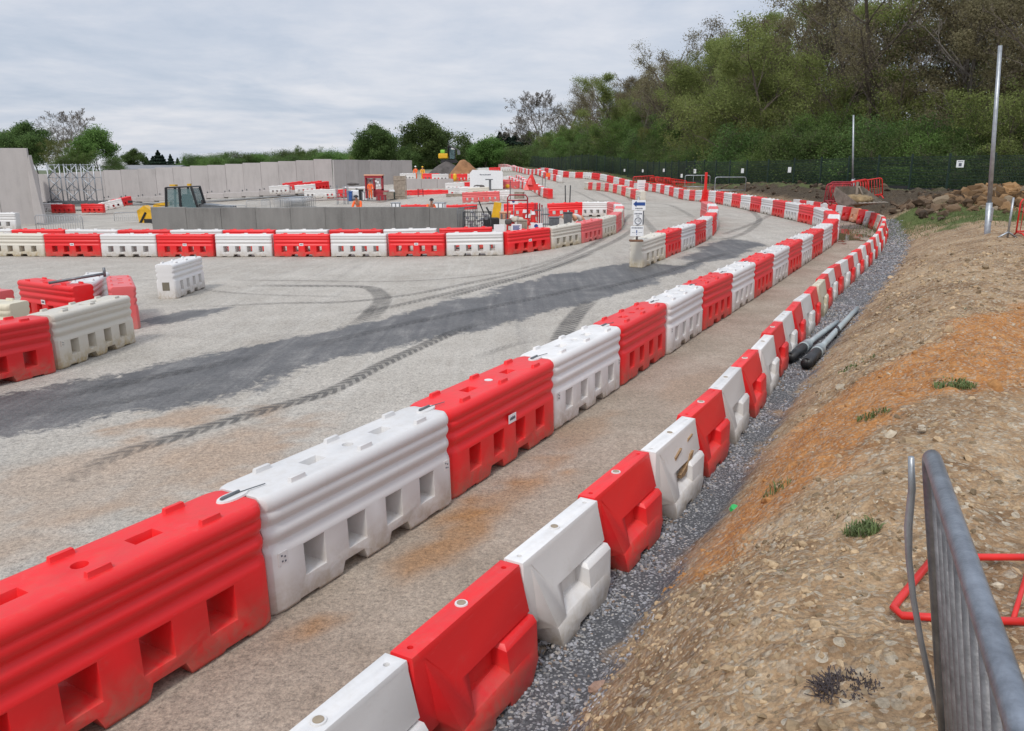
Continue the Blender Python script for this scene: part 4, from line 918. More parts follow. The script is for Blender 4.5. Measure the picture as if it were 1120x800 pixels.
for i, p in enumerate(FP_[:98]):
    z = hzs(p.x, p.y); o = bpy.data.objects.new('fence_post', pm); COL.objects.link(o); o.parent = fence; o.location = Vector((p.x, p.y, z))-f0
    if i+1 < len(FP_[:98]):
        q = FP_[i+1]; z2 = hzs(q.x, q.y); L = (q-p).length; ang = math.atan2(q.y-p.y, q.x-p.x); x_ = V2(math.cos(ang), math.sin(ang)); n_ = V2(-math.sin(ang), math.cos(ang))
        bm = bmesh.new(); box(bm, .04, L-.04, -.003, .003, .22, 2.45); o = bm_obj('mesh_panel', bm, FM, fence); o.location = Vector((p.x, p.y, (z+z2)/2))-f0; o.rotation_euler = (0, 0, ang)
        if i < 26: bm = bmesh.new(); box(bm, .05, L-.05, -.03, .03, -.15, .42 if i % 3 else .55); o2 = bm_obj('gravel_board', bm, BLACK, o)
def fence_sign(px, py, Y, w_, h_, label):
    x = xat(px, Y, zat(py, Y)); e = empty('notice', (x, Y, zat(py, Y)), math.atan2(1, -.2)-R(90)+R(-10)); tag(e, label, 'sign', 'small white notices along the green fence')
    bm = bmesh.new(); box(bm, -w_/2, w_/2, -.03, -.01, -h_/2, h_/2, .004); bm_obj('board', bm, SIGNW, e)
    if w_ > .4: bm = bmesh.new(); box(bm, -.09, .09, -.034, -.031, -.14, .05); box(bm, -.16, .16, -.034, -.031, .12, .15); bm_obj('print', bm, INK, e)
for px, py, Y, w_, h_, l in [(1050, 179.5, 48.3, .46, .42, 'white square notice on the fence left of the tall near pole'), (863.5, 186, 63.5, .26, .42, 'white notice on the fence left of the thin far pole'), (812, 187, 69, .24, .38, 'white notice on the fence above the leaning hoop barrier'),
                             (760, 187.5, 77.5, .24, .4, 'white notice on the fence left of the red post'), (745.5, 192.5, 80, .2, .35, 'lowest small white notice near the red post'), (726, 186.5, 89, .2, .35, 'white notice on the fence over the island signs'), (703, 187, 100, .2, .35, 'tiny white notice above the sign stack'), (683, 186.5, 108, .2, .35, 'farthest tiny white notice on the fence')]:
    fence_sign(px, py, Y, w_, h_, l)
# ============================================================ POLES
def pole(px, pyb, Y, ptop, pxt, label, r0, r1):
    zb = hzs(xat(px, Y, 1), Y); x = xat(px, Y, zb); zt = zat(ptop, Y); e = empty('pole', (x, Y, zb)); tag(e, label, 'pole')
    xt = xat(pxt, Y, zt)-x; H = zt-zb; s_ = 1.0 if H > 5 else .8
    tube_obj('base_section', [[(0, 0, -.3), (0, 0, 0), (xt*s_*1.0/H, 0, s_*1.0)]], r0, GALV, e, 12)
    tube_obj('shaft', [[(xt*s_/H, 0, s_), (xt*.5, 0, H*.5), (xt, 0, H)]], [r1, r1*.92, r1*.85], GALV, e, 12)
    bm = bmesh.new(); box(bm, -.03, .03, -r0-.008, -r0+.01, .45, .85, .004); bm_obj('access_door', bm, GALV, e)
pole(1079.5, 252, 23.5, 50, 1094, 'tall tapered galvanised pole standing on the bank at the right', .085, .062)
pole(932.5, 206, 46, 126, 933.5, 'thin straight galvanised pole rising behind the digger bucket', .075, .055)
# ============================================================ BUCKET AND RED BARRIERS BY THE RUBBLE
def bucket():
    Y = 35.0; x = xat(936, Y, 1.4); e = empty('digger_bucket', (x, Y, zat(224.5, Y)), R(32)); tag(e, 'rusty steel digger bucket full of earth resting on the rubble', 'digger bucket')
    rust = plain('worn_bucket_steel', (.36, .32, .27), .6, .2, .35, 5)
    bm = bmesh.new(); W = .95; prof = [(-.75, .12), (-.2, .0), (.30, .10), (.5, .45), (.42, .80)]
    L = []; 
    for s in (-1, 1): L.append([bm.verts.new((s*W, y, z)) for y, z in prof])
    for i in range(4): bm.faces.new((L[0][i], L[0][i+1], L[1][i+1], L[1][i]))
    for l in L: bm.faces.new(l)
    bmesh.ops.solidify(bm, geom=bm.faces[:], thickness=.035); bm_obj('shell', bm, rust, e)
    bm = bmesh.new()
    for i in range(6): hull(bm, [(-W+.12+i*.34+dx, y, z) for dx in (-.05, .05) for y, z in ((-.72, .10), (-.72, .16), (-.95, .13))])
    bm_obj('teeth', bm, rust, e)
    V0, F0 = ico(3); V = V0*np.array([.86, .55, .24])+np.array([0, -.02, .22]); V += .16*np.stack([fbm(V[:, 0]*5, V[:, 1]*9+V[:, 2]*5, 1, 3, .6, s) for s in (1, 2, 3)], 1); o = np_mesh('earth_fill', V, F0, plain('earth_fill', (.24, .17, .09), .95, 0, .4, 4, .4), e, True)
    bm = bmesh.new(); box(bm, .12, .2, .1, .16, .3, 1.0); hull(bm, [(x_, y, z) for y in (.1, .16) for x_, z in ((.25, .75), (.32, .8), (.75, .3), (.68, .25))]); bm_obj('timber_scrap', bm, WOOD, e)
bucket()
G = 'red pedestrian barriers by the digger bucket'
Yb = 37.0
for i, (px, rz, zb_, til, l) in enumerate([(914, .25, 224, .1, 'front red steel barrier of the stack left of the digger bucket'), (917, .35, 222, .05, 'middle red barrier of the stack left of the bucket'), (912, 1.2, 223, 0, 'end-on red barrier at the left of the bucket stack'), (930, .14, 221.5, -.1, 'red barrier lying tilted behind the digger bucket'), (943, .0, 220, .05, 'red barrier rising behind the right of the digger bucket')]):
    o = ped_barrier(l, (xat(px, Yb+i*.3, 1.2), Yb+i*.3, zat(zb_, Yb+i*.3)), rz, L=1.9 if i > 2 else 1.3, H=.95, m_=REDMET if i > 2 else DRED, tilt=til, group=G, r=.028, nb=14)
    if i > 2: o.rotation_euler[1] = -.16
ped_barrier('red and white pedestrian barrier on the bank at the right edge', (xat(1130, 22.8, 1)+.55, 22.8, hzs(xat(1130, 22.8), 22.8)), .05, m_=REDMET, r=.022, L=2.2)
ww = tube_obj('barrier_post', [[(0, 0, .0), (0, 0, 1.15)], [(-.32, -.02, 0), (0, 0, .18), (.3, .02, 0)]], .03, GALV); xx_ = xat(1102, 22.6, 1); ww.location = (xx_, 22.6, hzs(xx_, 22.6)); tag(ww, 'grey splayed steel post at the end of the red barrier, right edge', 'post')
# red banksman post and hoops beside the outer row
def redpost(px, Y, H, label):
    x = xat(px, Y, 1); z = gzs(x, Y); e = empty('red_post', (x, Y, z)); tag(e, label, 'post', 'red uprights by the outer row')
    bm = bmesh.new(); box(bm, -.09, .09, -.09, .09, 0, H, .02); bm_obj('upright', bm, REDMET, e); bm = bmesh.new(); box(bm, -.33, .33, -.3, .3, 0, .18, .04); bm_obj('base', bm, REDMET, e)
    bm = bmesh.new(); hull(bm, [(-.28, -.04, .15), (.28, -.04, .15), (-.28, .04, .15), (.28, .04, .15), (-.07, -.04, H*.55), (.07, -.04, H*.55), (-.07, .04, H*.55), (.07, .04, H*.55)]); bm_obj('gusset', bm, REDMET, e)
redpost(771, 59, 2.15, 'tall red upright between two red barriers of the outer row')
ped_barrier('grey hoop barrier leaning behind the outer row right of the red upright', (xat(798, 58, 1), 58, zat(211, 58)), .1, r=.03, nb=0, L=2.3, feet=False); ped_barrier('low grey hoop barrier behind the outer row left of the red upright', (xat(762, 66, 1), 66, zat(207, 66)), -.2, r=.028, nb=2, L=2.0, feet=False)
for i, (px, Y) in enumerate([(704, 88), (722, 82), (728, 84), (738, 80), (748, 78)]):
    o = ped_barrier(f'{ordinal(i+1)} red barrier from the left lying on the dark bank behind the outer row', (xat(px, Y, 1.6), Y, zat([199, 201, 201, 203, 205][i], Y)-.2), random.uniform(-.4, .4), r=.045, nb=12, m_=REDMET, H=.8, tilt=random.uniform(-.6, .6), feet=False, group='red barriers lying on the bank'); o.rotation_euler[1] = random.uniform(-.2, .2)
# ============================================================ SIGN STACK on the island
def sign_stack():
    Y = 23.15; e = empty('sign_stack', (xat(696, Y, .83), Y, gzs(xat(696, Y), Y)+.84), R(-2)); tag(e, 'stack of three white signs with a blue arrow on the end barrier', 'sign')
    s = Y*.985/FPX; Z = lambda py: zat(py, Y)-e.location.z; X = lambda px: (px-696)*s
    tube_obj('post', [[(.02, .06, .02), (.02, .06, Z(216))]], .03, GALV, e); bm = bmesh.new(); box(bm, -.2, .2, -.06, .16, -.012, .045, .01); bm_obj('base_block', bm, plain('rusty_block', (.18, .09, .05), .8), e)
    def board(n, a, c, t_, b_): bm = bmesh.new(); box(bm, X(a), X(c), -.006, .012, Z(b_), Z(t_), .003); return bm_obj(n, bm, SIGNW, e)
    b1 = board('arrow_sign', 689.8, 704.6, 219, 230.0)
    bm = bmesh.new(); y0, y1 = -.009, -.0065; zc = (Z(223.3)); h = .048
    box(bm, X(693.8), X(704.0), y0, y1, zc-h, zc+h); hull(bm, [(X(691), y, zc) for y in (y0, y1)]+[(X(694.6), y, zc+s_*.092) for y in (y0, y1) for s_ in (1, -1)]); bm_obj('arrow', bm, SIGNB, b1)
    def line(a, c, py, hh, p): 
        bm = bmesh.new(); x = X(a); 
        while x < X(c): wv_ = random.uniform(.018, .05); box(bm, x, min(x+wv_, X(c)), y0, y1, Z(py)-hh, Z(py)+hh); x += wv_+.010
        bm_obj('text_line', bm, INK, p)
    line(693.5, 701.5, 228.2, .014, b1)
    b2 = board('speed_sign', 692.0, 701.8, 230.6, 246.4); line(692.8, 701, 234.0, .018, b2); line(695, 698.6, 236.4, .013, b2)
    bm = bmesh.new(); cx_, cz_ = X(697), Z(241.8)
    ring = [(cx_+.093*math.cos(a), y0, cz_+.093*math.sin(a)) for a in np.linspace(0, 2*math.pi, 25)]; tube(bm, ring, .012, 6, False); bm_obj('speed_roundel', bm, INK, b2)
    bm = bmesh.new(); fc_ = bpy.data.curves.new('t', 'FONT'); fc_.body = '10'; fc_.size = .12; fc_.align_x = 'CENTER'; fc_.align_y = 'CENTER'; fc_.extrude = .001
    to = bpy.data.objects.new('t', fc_); COL.objects.link(to); dg = bpy.context.evaluated_depsgraph_get(); dg.update(); me = bpy.data.meshes.new_from_object(to.evaluated_get(dg)); bpy.data.objects.remove(to)
    me.materials.clear(); me.materials.append(INK); tt = bpy.data.objects.new('number', me); COL.objects.link(tt); tt.parent = b2; tt.rotation_euler = (R(90), 0, 0); tt.location = (cx_, -.009, cz_)
    bm.free()
    bs = bmesh.new(); box(bs, X(702.0), X(703.3), .0, .02, Z(246), Z(231)); bm_obj('dark_backing', bs, DSTEEL, e)
    b3_ = board('warning_sign', 689.2, 703.4, 247.4, 258.6); line(690.3, 702.6, 249.5, .016, b3_)
    bm = bmesh.new(); box(bm, X(696)-.014, X(696)+.014, y0, y1, Z(255.2), Z(251.8)); box(bm, X(696)-.012, X(696)+.012, y0, y1, Z(257.0), Z(256.0)); bm_obj('exclamation_mark', bm, SIGNB, b3_); line(691, 694.5, 254.5, .006, b3_); line(698, 702, 254.5, .006, b3_)
sign_stack()
def small_sign(px, py, Y, w_, h_, label, kind='sign', post=1.0, blue=True):
    z = zat(py, Y); x = xat(px, Y, z); e = empty('notice_board', (x, Y, z)); tag(e, label, 'sign')
    bm = bmesh.new(); box(bm, -w_/2, w_/2, -.01, .01, -h_/2, h_/2, .004); bo = bm_obj('board', bm, SIGNW, e)
    if post: tube_obj('post', [[(0, .03, -post), (0, .03, 0)]], .025, GALV, e)
    bm = bmesh.new()
    if blue == 'disc':
        k = bmesh.ops.create_cone(bm, cap_ends=True, segments=20, radius1=h_*.3, radius2=h_*.3, depth=.004); bmesh.ops.rotate(bm, verts=k['verts'], matrix=Matrix.Rotation(R(90), 3, 'X')); bmesh.ops.translate(bm, verts=k['verts'], vec=(-w_*.05, -.013, .02)); bm_obj('blue_disc', bm, SIGNB, bo)
    elif blue:
        for i in range(4): box(bm, -w_*.36, w_*.36-.05*(i % 2), -.014, -.011, h_*(.22-.17*i)-.012, h_*(.22-.17*i)+.018)
        bm_obj('text_block', bm, SIGNB, bo)
    else: bm.free()
    return e
small_sign(701.5, 205, 86, .9, 1.5, 'white sign with a blue band standing at the outer row above the arrow stack', post=1.4)
small_sign(565, 249, 30.5, .40, .26, 'white notice with blue text above the red barrier under the trolley'); small_sign(587, 248, 31, .46, .26, 'white notice with a round blue symbol right of the trolley', blue='disc'); small_sign(546, 250, 30.8, .42, .30, 'small blank white notice left of the red trolley', blue=False); small_sign(562, 221, 34.5, .36, .2, 'white notice hanging in the hoop of the red trolley', blue='disc', post=.9)
# ============================================================ YARD THINGS
def trolley():
    Y = 33.4; x = xat(566, Y); z = gzs(x, Y); e = empty('red_trolley', (x, Y, z)); tag(e, 'red tubular hoop trolley standing behind the front row', 'trolley'); H = zat(213.5, Y)-z
    tube_obj('hoop', [[(-.42, 0, 0), (-.42, 0, H-.12), (-.34, 0, H), (.34, 0, H), (.42, 0, H-.12), (.42, 0, 0)], [(-.40, 0, H-.22), (.40, 0, H-.22)]], .03, DRED, e)
    tube_obj('base_frame', [[(-.45, -.5, .2), (.45, -.5, .2), (.45, .3, .2), (-.45, .3, .2), (-.45, -.5, .2)], [(-.45, -.5, .2), (-.42, 0, 1.0)], [(.45, -.5, .2), (.42, 0, 1.0)]], .035, REDMET, e)
trolley()
def clutter(name, px, py, Y, parts, label, cat, rz=0, group=None):
    """parts: list of (name, material, builder(bm))"""
    z = zat(py, Y); e = empty(name, (xat(px, Y, z), Y, z), rz); tag(e, label, cat, group)
    for n, m_, f in parts: bm = bmesh.new(); f(bm); bm_obj(n, bm, m_, e)
    return e
# wire cage stillage
def cage():
    Y = 33.9; x = xat(522.5, Y); z = gzs(x, Y); e = empty('wire_stillage', (x, Y, z)); tag(e, 'dark wire mesh stillage cage full of fittings at the end of the grey wall', 'cage'); W = 1.15; H = zat(232, Y)-z
    tube_obj('cage_frame', [[(-W/2, y, 0), (-W/2, y, H), (W/2, y, H), (W/2, y, 0)] for y in (-.45, .45)]+[[(s*W/2, -.45, H), (s*W/2, .45, H)] for s in (-1, 1)], .028, BLACK, e, 6)
    tube_obj('cage_wires', [[(-W/2+W*i/12, -.45, .1), (-W/2+W*i/12, -.45, H)] for i in range(13)]+[[(-W/2, -.45, .1+(H-.1)*i/7), (W/2, -.45, .1+(H-.1)*i/7)] for i in range(8)], .009, BLACK, e, 4)
    bm = bmesh.new()
    for i in range(40): box(bm, *(lambda a, b_, c: (a, a+.12, b_, b_+.1, c, c+.09))(random.uniform(-.52, .4), random.uniform(-.4, .3), random.uniform(.1, H)))
    bm_obj('fittings', bm, GALV, e)
cage()
for i in range(4):
    ped_barrier(f'{ordinal(i+1)} dark steel barrier from the left at the end of the grey wall', (xat(509+i*1.6, 35.2), 35.2+.1*i, gzs(-2, 35)), 1.2, m_=DSTEEL, L=1.6, H=1.45, group='dark steel barriers at the end of the grey wall', nb=8)
clutter('yellow_plant', 542.5, 233, 37, [('yellow_guard', YEL, lambda bm: hull(bm, [(x, y, z) for y in (-.2, .2) for x, z in ((-.22, -.2), (.18, -.25), (.26, .45), (-.08, .5))])), ('dark_engine', BLACK, lambda bm: (box(bm, -.6, .15, -.25, .25, -.75, -.2, .05), tube(bm, [(-.5, 0, -.2), (-.8, 0, .55)], .03, 6), tube(bm, [(-.2, 0, -.2), (-.45, .1, .25)], .04, 6)))], 'small yellow machine with dark handles right of the wire cage', 'machine')
# sand bags and tools heap behind the front row
def bag(name, px, py, Y, sx_, sy_, sz, m_, label, cat, group=None, rz=0):
    V0, F0 = ico(3); V = V0.copy(); V = np.sign(V)*np.abs(V)**.7*np.array([sx_, sy_, sz]); V += .06*max(sx_, sz)*np.stack([fbm(V0[:, 0]*3+9, V0[:, 1]*3+V0[:, 2]*3+px, 1, 3, .6, s) for s in (1, 2, 3)], 1)*2
    z = zat(py, Y); o = np_mesh(name, V, F0, m_, None, True); o.location = (xat(px, Y, z), Y, z); o.rotation_euler = (0, 0, rz); return tag(o, label, cat, group)
SAND = plain('pale_sacking', (.50, .46, .38), .9, 0, .25, 4); DSOIL = plain('dark_spoil', (.085, .075, .07), .95, 0, .4, 1.2, .5); OSOIL = plain('orange_spoil', (.26, .13, .06), .95, 0, .35, 1.0, .5)
for i, (px, py, Y, mm, l) in enumerate([(563, 240, 33, SAND, 'pale sack on the ground inside the red trolley'), (569, 241, 33.2, SAND, 'second pale sack leaning beside the trolley'), (580, 237, 35, SAND, 'grey sack right of the trolley'), (556, 243, 32.8, DSOIL, 'dark sack left of the trolley sacks'), (575, 245, 32.6, REDMET, 'red bundle behind the front row')]): bag('sack', px, py, Y, .15, .13, .12, mm, l, 'sack')
# pale curved pipes heap inside hairpin
for i, (px, py) in enumerate([(622, 236), (628, 237), (633, 239), (637, 242)]):
    o = tube_obj('duct_bend', [[(.35*math.cos(a), 0, .30*math.sin(a)) for a in np.linspace(.2, 2.6, 8)]], .10, WHITE if i % 2 else PEACH); z = zat(py+6, 38); o.location = (xat(px, 38, z), 38+.2*i, z); o.rotation_euler = (.2, 0, .3*i); tag(o, f'{ordinal(i+1)} pale curved duct from the left in the heap inside the hairpin', 'duct', 'curved ducts inside the hairpin')
clutter('dark_bin', 621, 240, 37.5, [('bin_body', DSTEEL, lambda bm: hull(bm, [(x, y, z) for z, s in ((-.35, .16), (.28, .21)) for x in (-s, s) for y in (-s, s)])), ('lid', BLACK, lambda bm: box(bm, -.23, .23, -.23, .23, .284, .33, .01))], 'dark grey bin inside the hairpin beside the curved ducts', 'bin')
for i, px in enumerate((618.5, 622.5)):
    Y = 49; z = gzs(xat(px, Y), Y); p = tube_obj('black_pole', [[(0, 0, 0), (-.05+.1*i, 0, zat(203, Y)-z)]], .035, BLACK); p.location = (xat(px, Y), Y, z); tag(p, ['left', 'right'][i]+' of two thin black poles standing behind the hairpin', 'pole')
for i, (px, yb, yt, Y) in enumerate([(558, 225, 198, 60), (593, 205, 178+14, 100), (582, 205, 192, 100)]):
    z = zat(yb, Y); p = tube_obj('thin_pole', [[(0, 0, 0), (0, 0, zat(yt, Y)-z)]], .03, BLACK); p.location = (xat(px, Y), Y, z); tag(p, ['thin dark pole behind the red trolley hoop', 'thin pole right of the red plastic heap', 'thin pole just left of the red plastic heap'][i], 'pole')
# vertical rolls / grey sheet bundle
clutter('sheet_bundle', 596.5, 240, 37, [('sheets', GALV, lambda bm: [box(bm, -.2+.1*i, -.16+.1*i, -.1, .1, -.6, .55-.05*(i % 2)) for i in range(4)]), ('ties', DSTEEL, lambda bm: (box(bm, -.22, .2, -.12, .12, .2, .25), box(bm, -.22, .2, -.12, .12, -.25, -.2)))], 'upright bundle of grey sheets behind the front row', 'bundle')
clutter('sheet_bundle', 589, 233, 38, [('sheets', DRED, lambda bm: [box(bm, -.2+.11*i, -.14+.11*i, -.1, .1, -.8, .45-.07*(i % 2)) for i in range(4)]), ('ties', DSTEEL, lambda bm: box(bm, -.22, .2, -.12, .12, .1, .15))], 'upright bundle of dark red frames left of the grey sheets', 'bundle')
flat(570, 49, 'red', 'red barrier behind the red trolley', 'red barriers behind the trolley', .02)
# red plastic heap
clutter('plastic_heap', 581, 208, 74, [('sheeting', REDMET, lambda bm: (hull(bm, [(-.6, -.3, 0), (.55, -.35, 0), (.6, .3, 0), (-.5, .3, 0), (-.45, 0, .75), (-.1, .1, 1.35), (.12, -.1, 1.42), (.42, 0, .7)]), hull(bm, [(-.75, -.4, 0), (-.2, -.5, 0), (-.3, .1, 0), (-.5, -.2, .6), (-.3, -.1, .7)]), hull(bm, [(.1, -.5, 0), (.75, -.4, 0), (.5, .1, 0), (.3, -.3, .55), (.6, -.2, .5)]))), ('netting', FADED, lambda bm: hull(bm, [(-.35, -.42, .5), (.1, -.40, .45), (-.1, -.2, 1.1), (-.3, -.3, .9), (0, -.3, 1.0)]))], 'heap of crumpled red plastic on the tarmac before the far rows', 'heap')
# container
def tank():
    Y = 86; z0 = zat(207, Y); x0, x1 = xat(514, Y, z0), xat(550, Y, z0); e = empty('container', ((x0+x1)/2, Y, z0)); tag(e, 'big pale grey site container with dark lettering beyond the yard', 'container'); W = x1-x0; H = zat(186, Y)-z0
    bm = bmesh.new(); hull(bm, [(x, y, z) for y in (0, 2.2) for x, z in ((-W/2, 0), (W/2, 0), (-W/2, H-.35), (-W/2+.3, H), (W/2-.1, H-.1), (W/2, H-.3))]); bm_obj('shell', bm, SIGNW, e)
    bm = bmesh.new(); 
    for i, hh in enumerate((.09, .07, .08, .06, .09, .07, .08, .10)): box(bm, -.70+i*.15, -.59+i*.15, -.014, -.004, H*.72, H*.72+hh*1.3)
    bm_obj('lettering', bm, INK, e)
    bm = bmesh.new(); box(bm, -W/2+.05, W/2-.05, .1, 2.0, -.25, -.01); bm_obj('skid', bm, DSTEEL, e)
tank()
bag('spoil_heap', 524, 206, 84, .65, .5, .35, DSOIL, 'small black heap in front of the pale container', 'heap')
clutter('steel_stand', 536, 204, 84.5, [('frame', DSTEEL, lambda bm: (box(bm, -.12, .12, 0, .2, -.5, .65), box(bm, -.5, .3, -.05, .25, .65, .75)))], 'dark stand in front of the right half of the container', 'stand')
def longbox(name, pxa, pxb, pyt, pyb, Y, m_, label, cat, dep=.6, extra=None, group=None):
    z0 = zat(pyb, Y); x0, x1 = xat(pxa, Y, z0), xat(pxb, Y, z0); H = zat(pyt, Y)-z0; W = x1-x0
    bm = bmesh.new(); hull(bm, [(x, y, z) for x in (-W/2, W/2) for y, z in ((-dep/2, 0), (dep/2, 0), (-dep/2, H*.5), (-dep*.34, H*.92), (-dep*.26, H), (dep*.26, H), (dep/2, H*.5))])
    e = empty(name, ((x0+x1)/2, Y, z0)); bm_obj('body', bm, m_, e); tag(e, label, cat, group)
    bm = bmesh.new(); n = max(1, int(W/1.0))
    for i in range(n+1): box(bm, -W/2+W*i/n-.03, -W/2+W*i/n+.03, -dep/2-.02, dep/2+.02, 0, H*.96)
    bm_obj('end_ribs', bm, DSTEEL if m_ is GREYWALL or extra else m_, e); return e
G = 'barriers in the works yard'
for i in range(4): flat(449+i*11.8+1, 84, 'red', f'{ordinal(i+1)} red barrier from the left in the yard beside the timber board', G, 0, zat(217, 84)) if i < 4 else None
clutter('rack', 460, 212, 82, [('uprights', DRED, lambda bm: [tube(bm, [(x, 0, -.6), (x, 0, .5)], .05, 6) for x in (-.25, .25)]), ('rails', DRED, lambda bm: [tube(bm, [(-.25, 0, z), (.25, 0, z)], .04, 6) for z in (-.4, 0, .4)])], 'small dark red rack in front of the yard barriers', 'rack')
for px, Y, k, l, a in [(369, 84, 'red', 'red barrier in the yard right of the stacked steel barriers', 0), (345, 82, 'white', 'left white barrier in front of the panel wall', 0), (357, 82, 'white', 'right white barrier in front of the panel wall', 0), (322, 86, 'red', 'red barrier tilted on top by the panel wall, left one', .1), (343, 86, 'red', 'red barrier raised behind the white yard barriers', .2), (351.5, 86, 'red', 'short end of a red barrier standing by the panel wall step', .9), (307, 84, 'white', 'white barrier beneath the panel wall left of the red ones', 0), (335, 83.4, 'white', 'white barrier behind the stacked steel barriers', .25)]:
    o = flat(px, Y, k, l, G, a); o.location.z = zat({369: 216.5, 345: 216.5, 357: 216.5, 322: 208, 343: 207.5, 351.5: 208, 307: 212, 335: 211}[px], Y)
    if px in (322, 343): o.rotation_euler[1] = -.12
# yard right part: white/red bits
for px, py, Y, k, l in [(498, 208.5, 88, 'white', 'white barrier left of the pale container'), (508, 208, 89, 'red', 'dark red barrier tucked behind the left of the container'), (502, 214, 82, 'white', 'left of the low white barriers in front of the container'), (514, 214, 81, 'white', 'right of the low white barriers in front of the container'), (524, 214.5, 80, 'grimy', 'grimy white barrier right in front of the container'),
                        (472, 197.5, 100, 'red', 'red barrier at the foot of the dark spoil heap'), (482, 198, 100, 'white', 'pale barrier at the foot of the dark spoil heap'), (503, 198, 100, 'red', 'red barrier at the foot of the orange spoil heap'), (512, 198, 100, 'white', 'white barrier at the foot of the orange spoil heap'), (447, 197, 104, 'white', 'white barrier right of the end of the stepped wall'), (454, 206, 95, 'white', 'white barrier behind the low yard wall'),
                        (551, 205, 90, 'faded', 'faded red barrier at the right end of the container'), (557, 207, 88, 'faded', 'faded barrier right of the container beside the yellow box'), (520, 221.5, 66, 'faded', 'left long low pinkish barrier behind the wire cage'), (533, 221, 66, 'faded', 'right long low pinkish barrier behind the wire cage'), (545, 220, 67, 'white', 'white barrier behind the yellow machine')]:
    flat(px, Y, k, l, G, random.uniform(-.05, .05), zat(py, Y))
clutter('timber_board', 437, 206, 80, [('boards', WOOD, lambda bm: [box(bm, -.58+.39*i, -.20+.39*i, -.05, .05, -1.15, 1.2) for i in range(3)]), ('battens', WOOD, lambda bm: (box(bm, -.6, .6, -.09, -.052, .75, .87), box(bm, -.6, .6, -.09, -.052, -.8, -.68), box(bm, .62, .70, -.1, .1, -1.15, 1.25)))], 'tall upright timber board door in the yard', 'board')
def cabinet():
    Y = 79; z0 = zat(217, Y); x = xat(410, Y, z0); e = empty('red_cabinet', (x, Y, z0)); tag(e, 'open red steel site cabinet with papers behind the orange worker', 'cabinet'); W = 1.75; H = zat(192.5, Y)-z0
    bm = bmesh.new(); box(bm, -W/2, -W/2+.14, -.3, .4, 0, H); box(bm, W/2-.14, W/2, -.3, .4, .6, H); box(bm, -W/2, W/2, -.35, .45, H-.22, H); box(bm, -.05, .08, -.3, .4, .2, H-.25); box(bm, -W/2, W/2, -.3, .4, .75, .88); box(bm, -.1, W/2+.5, -.35, .4, .1, .75, .05); bm_obj('cabinet_frame', bm, DRED, e)
    bm = bmesh.new(); box(bm, -W/2+.16, -.07, .30, .36, H-1.0, H-.28); bm_obj('backboard', bm, SIGNW, e)
    for x_, z_ in ((.2, H-.5), (.42, H-.62), (.3, H-.95), (.55, H-.9), (.25, H-1.35)): bm = bmesh.new(); box(bm, x_-.1, x_+.1, -.2, .1, z_-.12, z_+.1, .02); bm_obj('stored_item', bm, SIGNW, e)
    bm = bmesh.new(); box(bm, -W/2-.05, W/2+.05, -.4, .5, H+.004, H+.12, .02); bm_obj('top_cover', bm, PEACH, e)
cabinet()
clutter('blue_bin', 382.5, 214, 80, [('bin_body', BLUE, lambda bm: hull(bm, [(x, y, z) for z, s in ((-.55, .2), (.35, .26)) for x in (-s, s) for y in (-s, s)])), ('lid', BLUE, lambda bm: box(bm, -.29, .29, -.3, .3, .354, .43, .02))], 'blue wheeled bin in the yard left of the orange worker', 'bin')
clutter('water_tank', 389, 213, 81, [('tank_body', SIGNW, lambda bm: box(bm, -.42, .42, -.4, .4, -.5, .42, .06)), ('pallet', WOOD, lambda bm: box(bm, -.46, .46, -.45, .45, -.62, -.504))], 'white cube water tank between the blue and black yard bins', 'tank')
clutter('black_bin', 395, 213, 80, [('bin_body', BLACK, lambda bm: hull(bm, [(x, y, z) for z, s in ((-.55, .17), (.45, .21)) for x in (-s, s) for y in (-s, s)])), ('lid', BLACK, lambda bm: box(bm, -.24, .24, -.25, .25, .454, .52, .02))], 'black bin directly left of the orange worker', 'bin')
bag('tarpaulin', 386, 201.5, 86, .65, .5, .12, DSOIL, 'dark tarpaulin lying on the white sheeting against the wall', 'tarpaulin')
clutter('site_table', 390, 205.5, 86, [('table_top', SIGNW, lambda bm: box(bm, -1.4, 1.4, -.5, .5, -.05, .1, .02)), ('leg', GALV, lambda bm: [box(bm, x-.04, x+.04, -.4, .4, -.9, -.054) for x in (-1.2, 0, 1.2)])], 'long white sheeted table against the stepped wall', 'table')
clutter('green_box', 429, 213.5, 80, [('box_body', plain('dark_green', (.02, .06, .05), .5), lambda bm: box(bm, -.25, .25, -.25, .25, -.4, .3, .03)), ('lid', SIGNW, lambda bm: box(bm, -.3, .28, -.28, .28, .304, .5, .03))], 'dark green box with a white top left of the timber board', 'box')
clutter('access_scaffold', 374, 213, 76, [('uprights', GALV, lambda bm: [tube(bm, [(x, y, -1.1), (x, y, .9)], .035, 6) for x in (-.5, .15, .5) for y in (0, .5)]), ('rails', DRED, lambda bm: [tube(bm, [(-.5, 0, z), (.5, 0, z)], .04, 6) for z in (.1, -.2, -.5)])], 'open grey and red scaffold frame left of the blue bin', 'frame')
for i, (px, py) in enumerate([(445, 227), (459, 227), (500, 228), (507, 228)]):
    flat(px, 60, 'red', f'{ordinal(i+1)} red barrier from the left just showing over the grey wall', 'red barriers showing over the grey wall', 0, zat(236.5, 60))
flat(548, 104, 'white', 'white barrier beyond the right end of the container', G, 0)
bag('yellow_box', 555, 204, 88, .32, .3, .25, YEL, 'yellow covered box right of the container', 'box')
bag('yellow_box', 497.5, 194, 98, .22, .2, .45, YEL, 'yellow box standing between the two spoil heaps', 'box')
